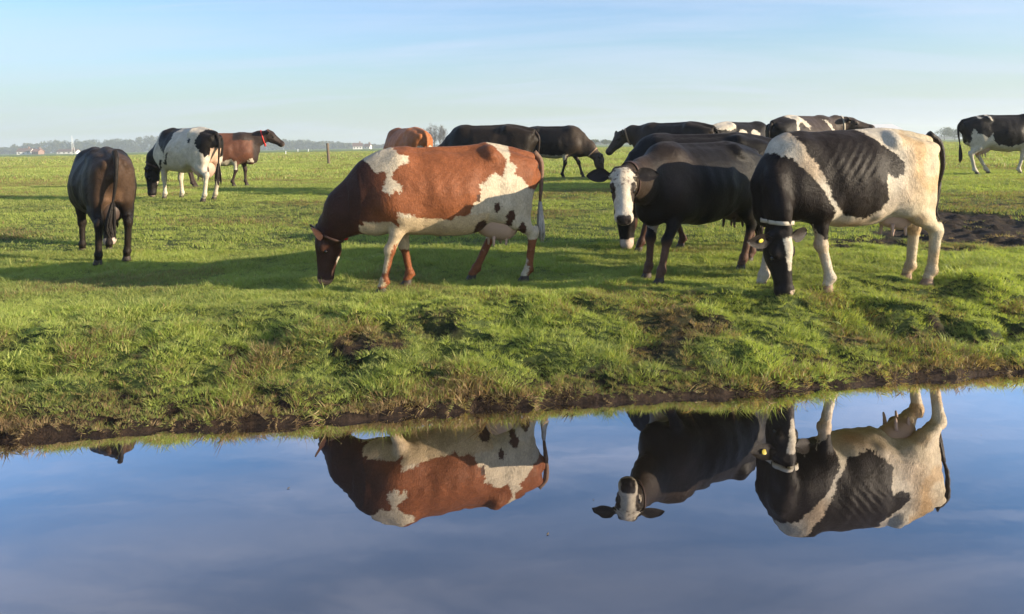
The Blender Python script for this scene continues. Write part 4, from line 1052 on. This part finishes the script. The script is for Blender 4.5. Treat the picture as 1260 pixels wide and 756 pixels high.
post(-53.6, 203, .9, 'right of two tiny pale posts below the hazy wood', 'mast', 0, .10)
def mast():
    t = empty('mast', (-171, 300, .8)); tag(t, 'thin pale two-legged mast in front of the hazy wood at the left', 'mast')
    v, f = tube([(0, 0, 0), (0, 0, 7.5)], [.13, .09], 6); mesh_py('pole', v, f, M['mast'], t)
    v, f = tube([(1.2, 0, 0), (.25, 0, 6.4)], [.09, .07], 6); mesh_py('pole', v, f, M['mast'], t)
    v, f = tube([(-.1, 0, 6.3), (.7, 0, 6.3)], [.07, .07], 6); mesh_py('crossbar', v, f, M['mast'], t)
mast()
def house(x, y, L, D_, h, rh, label, wm='wall_white', rm='roof', rz=0, nw=3, cat='house', name='house'):
    t = empty(name, (x, y, .8), R(rz)); tag(t, label, cat)
    a, b = L / 2, D_ / 2
    v = [(-a, -b, -.3), (a, -b, -.3), (a, b, -.3), (-a, b, -.3), (-a, -b, h), (a, -b, h), (a, b, h), (-a, b, h), (-a, 0, h + rh), (a, 0, h + rh)]
    f = [(0, 1, 5, 4), (1, 2, 6, 5), (2, 3, 7, 6), (3, 0, 4, 7), (4, 8, 7), (5, 6, 9)]
    mesh_py('wall', v, f, M[wm], t, False)
    o = .35; g = .12
    v = [(-a - o, -b - o, h - o * rh / b + g), (a + o, -b - o, h - o * rh / b + g), (a + o, 0, h + rh + g), (-a - o, 0, h + rh + g), (-a - o, b + o, h - o * rh / b + g), (a + o, b + o, h - o * rh / b + g)]
    v += [(p[0], p[1], p[2] + .2) for p in v]
    f = [(0, 1, 2, 3), (3, 2, 5, 4), (6, 9, 8, 7), (9, 10, 11, 8), (0, 6, 7, 1), (4, 5, 11, 10), (0, 3, 9, 6), (3, 4, 10, 9), (1, 7, 8, 2), (2, 8, 11, 5)]
    rf = mesh_py('roof', v, f, M[rm], t, False)
    if nw < 6:
        v, f = box_mesh((.9, .9, 1.6)); c = mesh_py('chimney', v, f, M['wall_red'], rf, False); c.location = (a * .5, 0, h + rh + .5)
    for i in range(nw):
        v, f = box_mesh((L / nw * .38, .12, h * .38)); w = mesh_py('window', v, f, M['glass'], t, False); w.location = (-a + L * (i + .5) / nw, -b - .03, h * .52)
house(-315, 500, 8, 6, 2.0, 1.8, 'white farmhouse with a dark roof at the far left edge of the horizon', rz=8)
house(-304, 495, 5, 5, 1.8, 1.6, 'red-roofed brick house beside the white farmhouse at the far left', 'wall_red', 'roof_red', rz=-10)
house(-290, 505, 12, 6, 1.5, 1.3, 'long low white house right of the red-roofed one, under the wood', rz=4, nw=4)
house(-104, 520, 6, 5, 2.0, 2.0, 'small white house at the right end of the hazy wood', rz=10)
house(-98.5, 528, 4, 4, 1.8, 1.6, 'smallest white house, right beside the one at the wood\'s end', rz=-12, nw=2)
house(108, 285, 64, 16, 4.3, 2.0, 'long low pale barn roof far behind the herd at the right', 'wall_white', 'wall_white', rz=0, nw=12, cat='barn', name='barn')

def leaf_cloud(n, blobs, size, seed, stretch=1.0):
    g = np.random.default_rng(seed); blobs = np.array(blobs, float); k = g.integers(0, len(blobs), n)
    u = g.normal(size=(n, 3)); u /= np.linalg.norm(u, axis=1)[:, None]; rr = g.random(n)[:, None] ** .45
    c = blobs[k, :3] + u * rr * blobs[k, 3:6]
    a = g.normal(size=(n, 3)); a /= np.linalg.norm(a, axis=1)[:, None]; b = np.cross(a, g.normal(size=(n, 3))); b /= np.linalg.norm(b, axis=1)[:, None] + 1e-9
    s = size * (.6 + .8 * g.random(n))[:, None]; a[:, 2] *= stretch
    v = np.stack([c - a * s, c + a * s, c + b * s * 1.1], 1).reshape(-1, 3)
    return v, np.arange(3 * n).reshape(-1, 3)
def tree(x, y, h, w, label, seed, bare=False, group=None, base=.8):
    t = empty('bare_tree' if bare else 'tree', (x, y, base)); tag(t, label, 'tree', group)
    g = random.Random(seed); vs, fs = [], []
    def add(p, r, n=5):
        a, b = tube(p, r, n); k = len(vs); vs.extend(a); fs.extend(tuple(i + k for i in q) for q in b)
    top = h * (.92 if bare else .7)
    add([(0, 0, -.3), (g.uniform(-.1, .1), 0, h * .3), (g.uniform(-.3, .3), g.uniform(-.3, .3), top)], [h * .028, h * .020, h * .004])
    tips = []
    for i in range(26 if bare else 9):
        z = h * g.uniform(.18, .8); a = g.uniform(0, 6.28); ln = w * .5 * (1.05 - z / h * .5) * g.uniform(.6, 1); up = (1.1 if bare else .5)
        e = (math.cos(a) * ln, math.sin(a) * ln, min(z + ln * up + h * .05, h)); m = (e[0] * .45, e[1] * .45, z + (e[2] - z) * .35)
        add([(0, 0, z), m, e], [h * .009, h * .006, h * .002], 4); tips += [m, e]
    mesh_py('trunk', vs, fs, M['bark'], t)
    if bare:
        gg = np.random.default_rng(seed); tp = np.array(tips); n = 900; k = gg.integers(0, len(tp), n); s = tp[k]; d = gg.normal(size=(n, 3)) * (.6, .6, .5) + (0, 0, .75); d /= np.linalg.norm(d, axis=1)[:, None]
        ln = (h * .05 + h * .09 * gg.random(n))[:, None]; s = s + gg.normal(size=(n, 3)) * h * .03; sd_ = np.cross(d, gg.normal(size=(n, 3))); sd_ /= np.linalg.norm(sd_, axis=1)[:, None]
        v = np.stack([s - sd_ * .035, s + sd_ * .035, s + d * ln], 1).reshape(-1, 3); mesh_np('crown', v, np.arange(3 * n).reshape(-1, 3), M['twig'], t, smooth=False)
    else:
        bl = [(g.uniform(-.3, .3) * w, g.uniform(-.3, .3) * w, h * g.uniform(.35, .85), w * g.uniform(.15, .28), w * g.uniform(.15, .28), h * g.uniform(.10, .2)) for _ in range(12)]
        v, f = leaf_cloud(1400, bl, .28, seed); mesh_np('crown', v, f, M['leaf'], t, smooth=False)
BT = ('leftmost of the bare trees right of the red cow', 'second of the bare trees from the left', 'third bare tree, in the middle of the row', 'fourth bare tree from the left', 'rightmost of the bare trees, before the dark cow\'s back')
for i, (dx, h) in enumerate(((-34, 8.2), (-32, 9.6), (-30, 9.0), (-28.2, 9.4), (-26.5, 8.6))):
    tree(dx, 300 + 3 * (i % 2), h, 3.4, BT[i], 70 + i, True, 'bare trees on the horizon')
tree(224, 400, 7.2, 10, 'left of the two leafy trees on the horizon right of the bony cow', 81, False, 'leafy trees on the horizon')
tree(234, 408, 6.6, 9, 'right of the two leafy trees on the horizon right of the bony cow', 82, False, 'leafy trees on the horizon')
tree(214, 430, 4.5, 8, 'lowest leafy tree, just clear of the bony cow\'s rump on the horizon', 83, False, 'leafy trees on the horizon')
for i, (px, lab) in enumerate(((42, 'left hazy bush on the horizon in the gap before the looking cow'), (49, 'right hazy bush on the horizon in the gap before the looking cow'))):
    tree(px, 400, 3.4, 9, lab, 90 + i, False, 'bushes on the horizon')
def wood_mass():
    prof = np.array([(-640, 6), (-597, 8), (-575, 12), (-549, 15), (-502, 17), (-450, 16.5), (-432, 20), (-415, 20.5), (-400, 16), (-360, 14.5), (-300, 15), (-265, 13), (-235, 12), (-218, 10), (-190, 7), (-161, 5), (-120, 4), (-60, 3), (0, 3), (100, 3.2), (300, 3.2), (520, 4)])
    g = np.random.default_rng(4); bl = []
    for X in np.arange(-640, 520, 3.0):
        h = np.interp(X, prof[:, 0], prof[:, 1]) * g.uniform(.82, 1.08)
        if X > -100 and g.random() < .35: continue
        for q in range(4):
            hh = h * (.12 + .26 * q); bl.append((X + g.uniform(-2, 2), 900 + g.uniform(-8, 8), hh * .8, 3.2 + g.random() * 2, 4, h * .22))
    v, f = leaf_cloud(110000, bl, .95, 9); v[:, 2] += .8
    o = mesh_np('far_wood', v, f, M['wood_mass'], smooth=False); tag(o, 'long hazy blue-grey line of leafless trees along the horizon', kind='stuff')
wood_mass()

# ------------------------------------------------------------------ air
def haze():
    m = bpy.data.materials.new('haze'); m.use_nodes = True; nt = m.node_tree; nt.nodes.clear()
    out = nt.nodes.new('ShaderNodeOutputMaterial'); pv = nt.nodes.new('ShaderNodeVolumePrincipled')
    pv.inputs['Color'].default_value = (.86, .93, 1, 1); pv.inputs['Density'].default_value = .0006; pv.inputs['Anisotropy'].default_value = .2
    nt.links.new(pv.outputs[0], out.inputs['Volume'])
    x, y0, y1, z0, z1 = 1350, -60, 1450, -1.6, 26
    v = [(-x, y0, z0), (x, y0, z0), (x, y1, z0), (-x, y1, z0), (-x, y0, z1), (x, y0, z1), (x, y1, z1), (-x, y1, z1)]
    f = [(3, 2, 1, 0), (4, 5, 6, 7), (0, 1, 5, 4), (1, 2, 6, 5), (2, 3, 7, 6), (3, 0, 4, 7)]
    o = mesh_py('haze', v, f, m, None, False); tag(o, 'thin morning haze over the meadow', kind='stuff'); o.display_type = 'WIRE'
haze()

def debris():
    g = np.random.default_rng(12); v = []; f = []
    for k in range(9):
        x = g.uniform(-3, 4.5); y = g.uniform(3.0, 5.2) + .15 * x; a = g.uniform(0, 6.28); l = g.uniform(.005, .012); w = l * g.uniform(.25, .6); n = len(v)
        for p, q in ((-l, 0), (0, -w), (l, 0), (0, w)): v.append((x + p * math.cos(a) - q * math.sin(a), y + p * math.sin(a) + q * math.cos(a), WZ + .003 + .004 * (p > 0)))
        f.append((n, n + 1, n + 2, n + 3))
    o = mesh_py('floating_debris', v, f, mat('dead_leaf_bits', (.16, .12, .07), .8, .2, (40, .4)), None, False); tag(o, 'tiny bits of dead grass floating on the still ditch water', kind='stuff')
debris()

def far_track():
    m = mat('pale_track_gravel', (.42, .40, .33), .9, .1, (.5, .2))
    x = np.linspace(60, 330, 28); v = []; f = []
    for i, q in enumerate(x): w = 2.2 + .5 * math.sin(i * 1.7); v += [(q, 236 + .02 * q, .865), (q, 236 + .02 * q + w * 2, .865)]
    for i in range(len(x) - 1): f.append((2 * i, 2 * i + 2, 2 * i + 3, 2 * i + 1))
    o = mesh_py('track', v, f, m, None, False); tag(o, 'thin pale track crossing the far meadow at the right', kind='structure')
far_track()
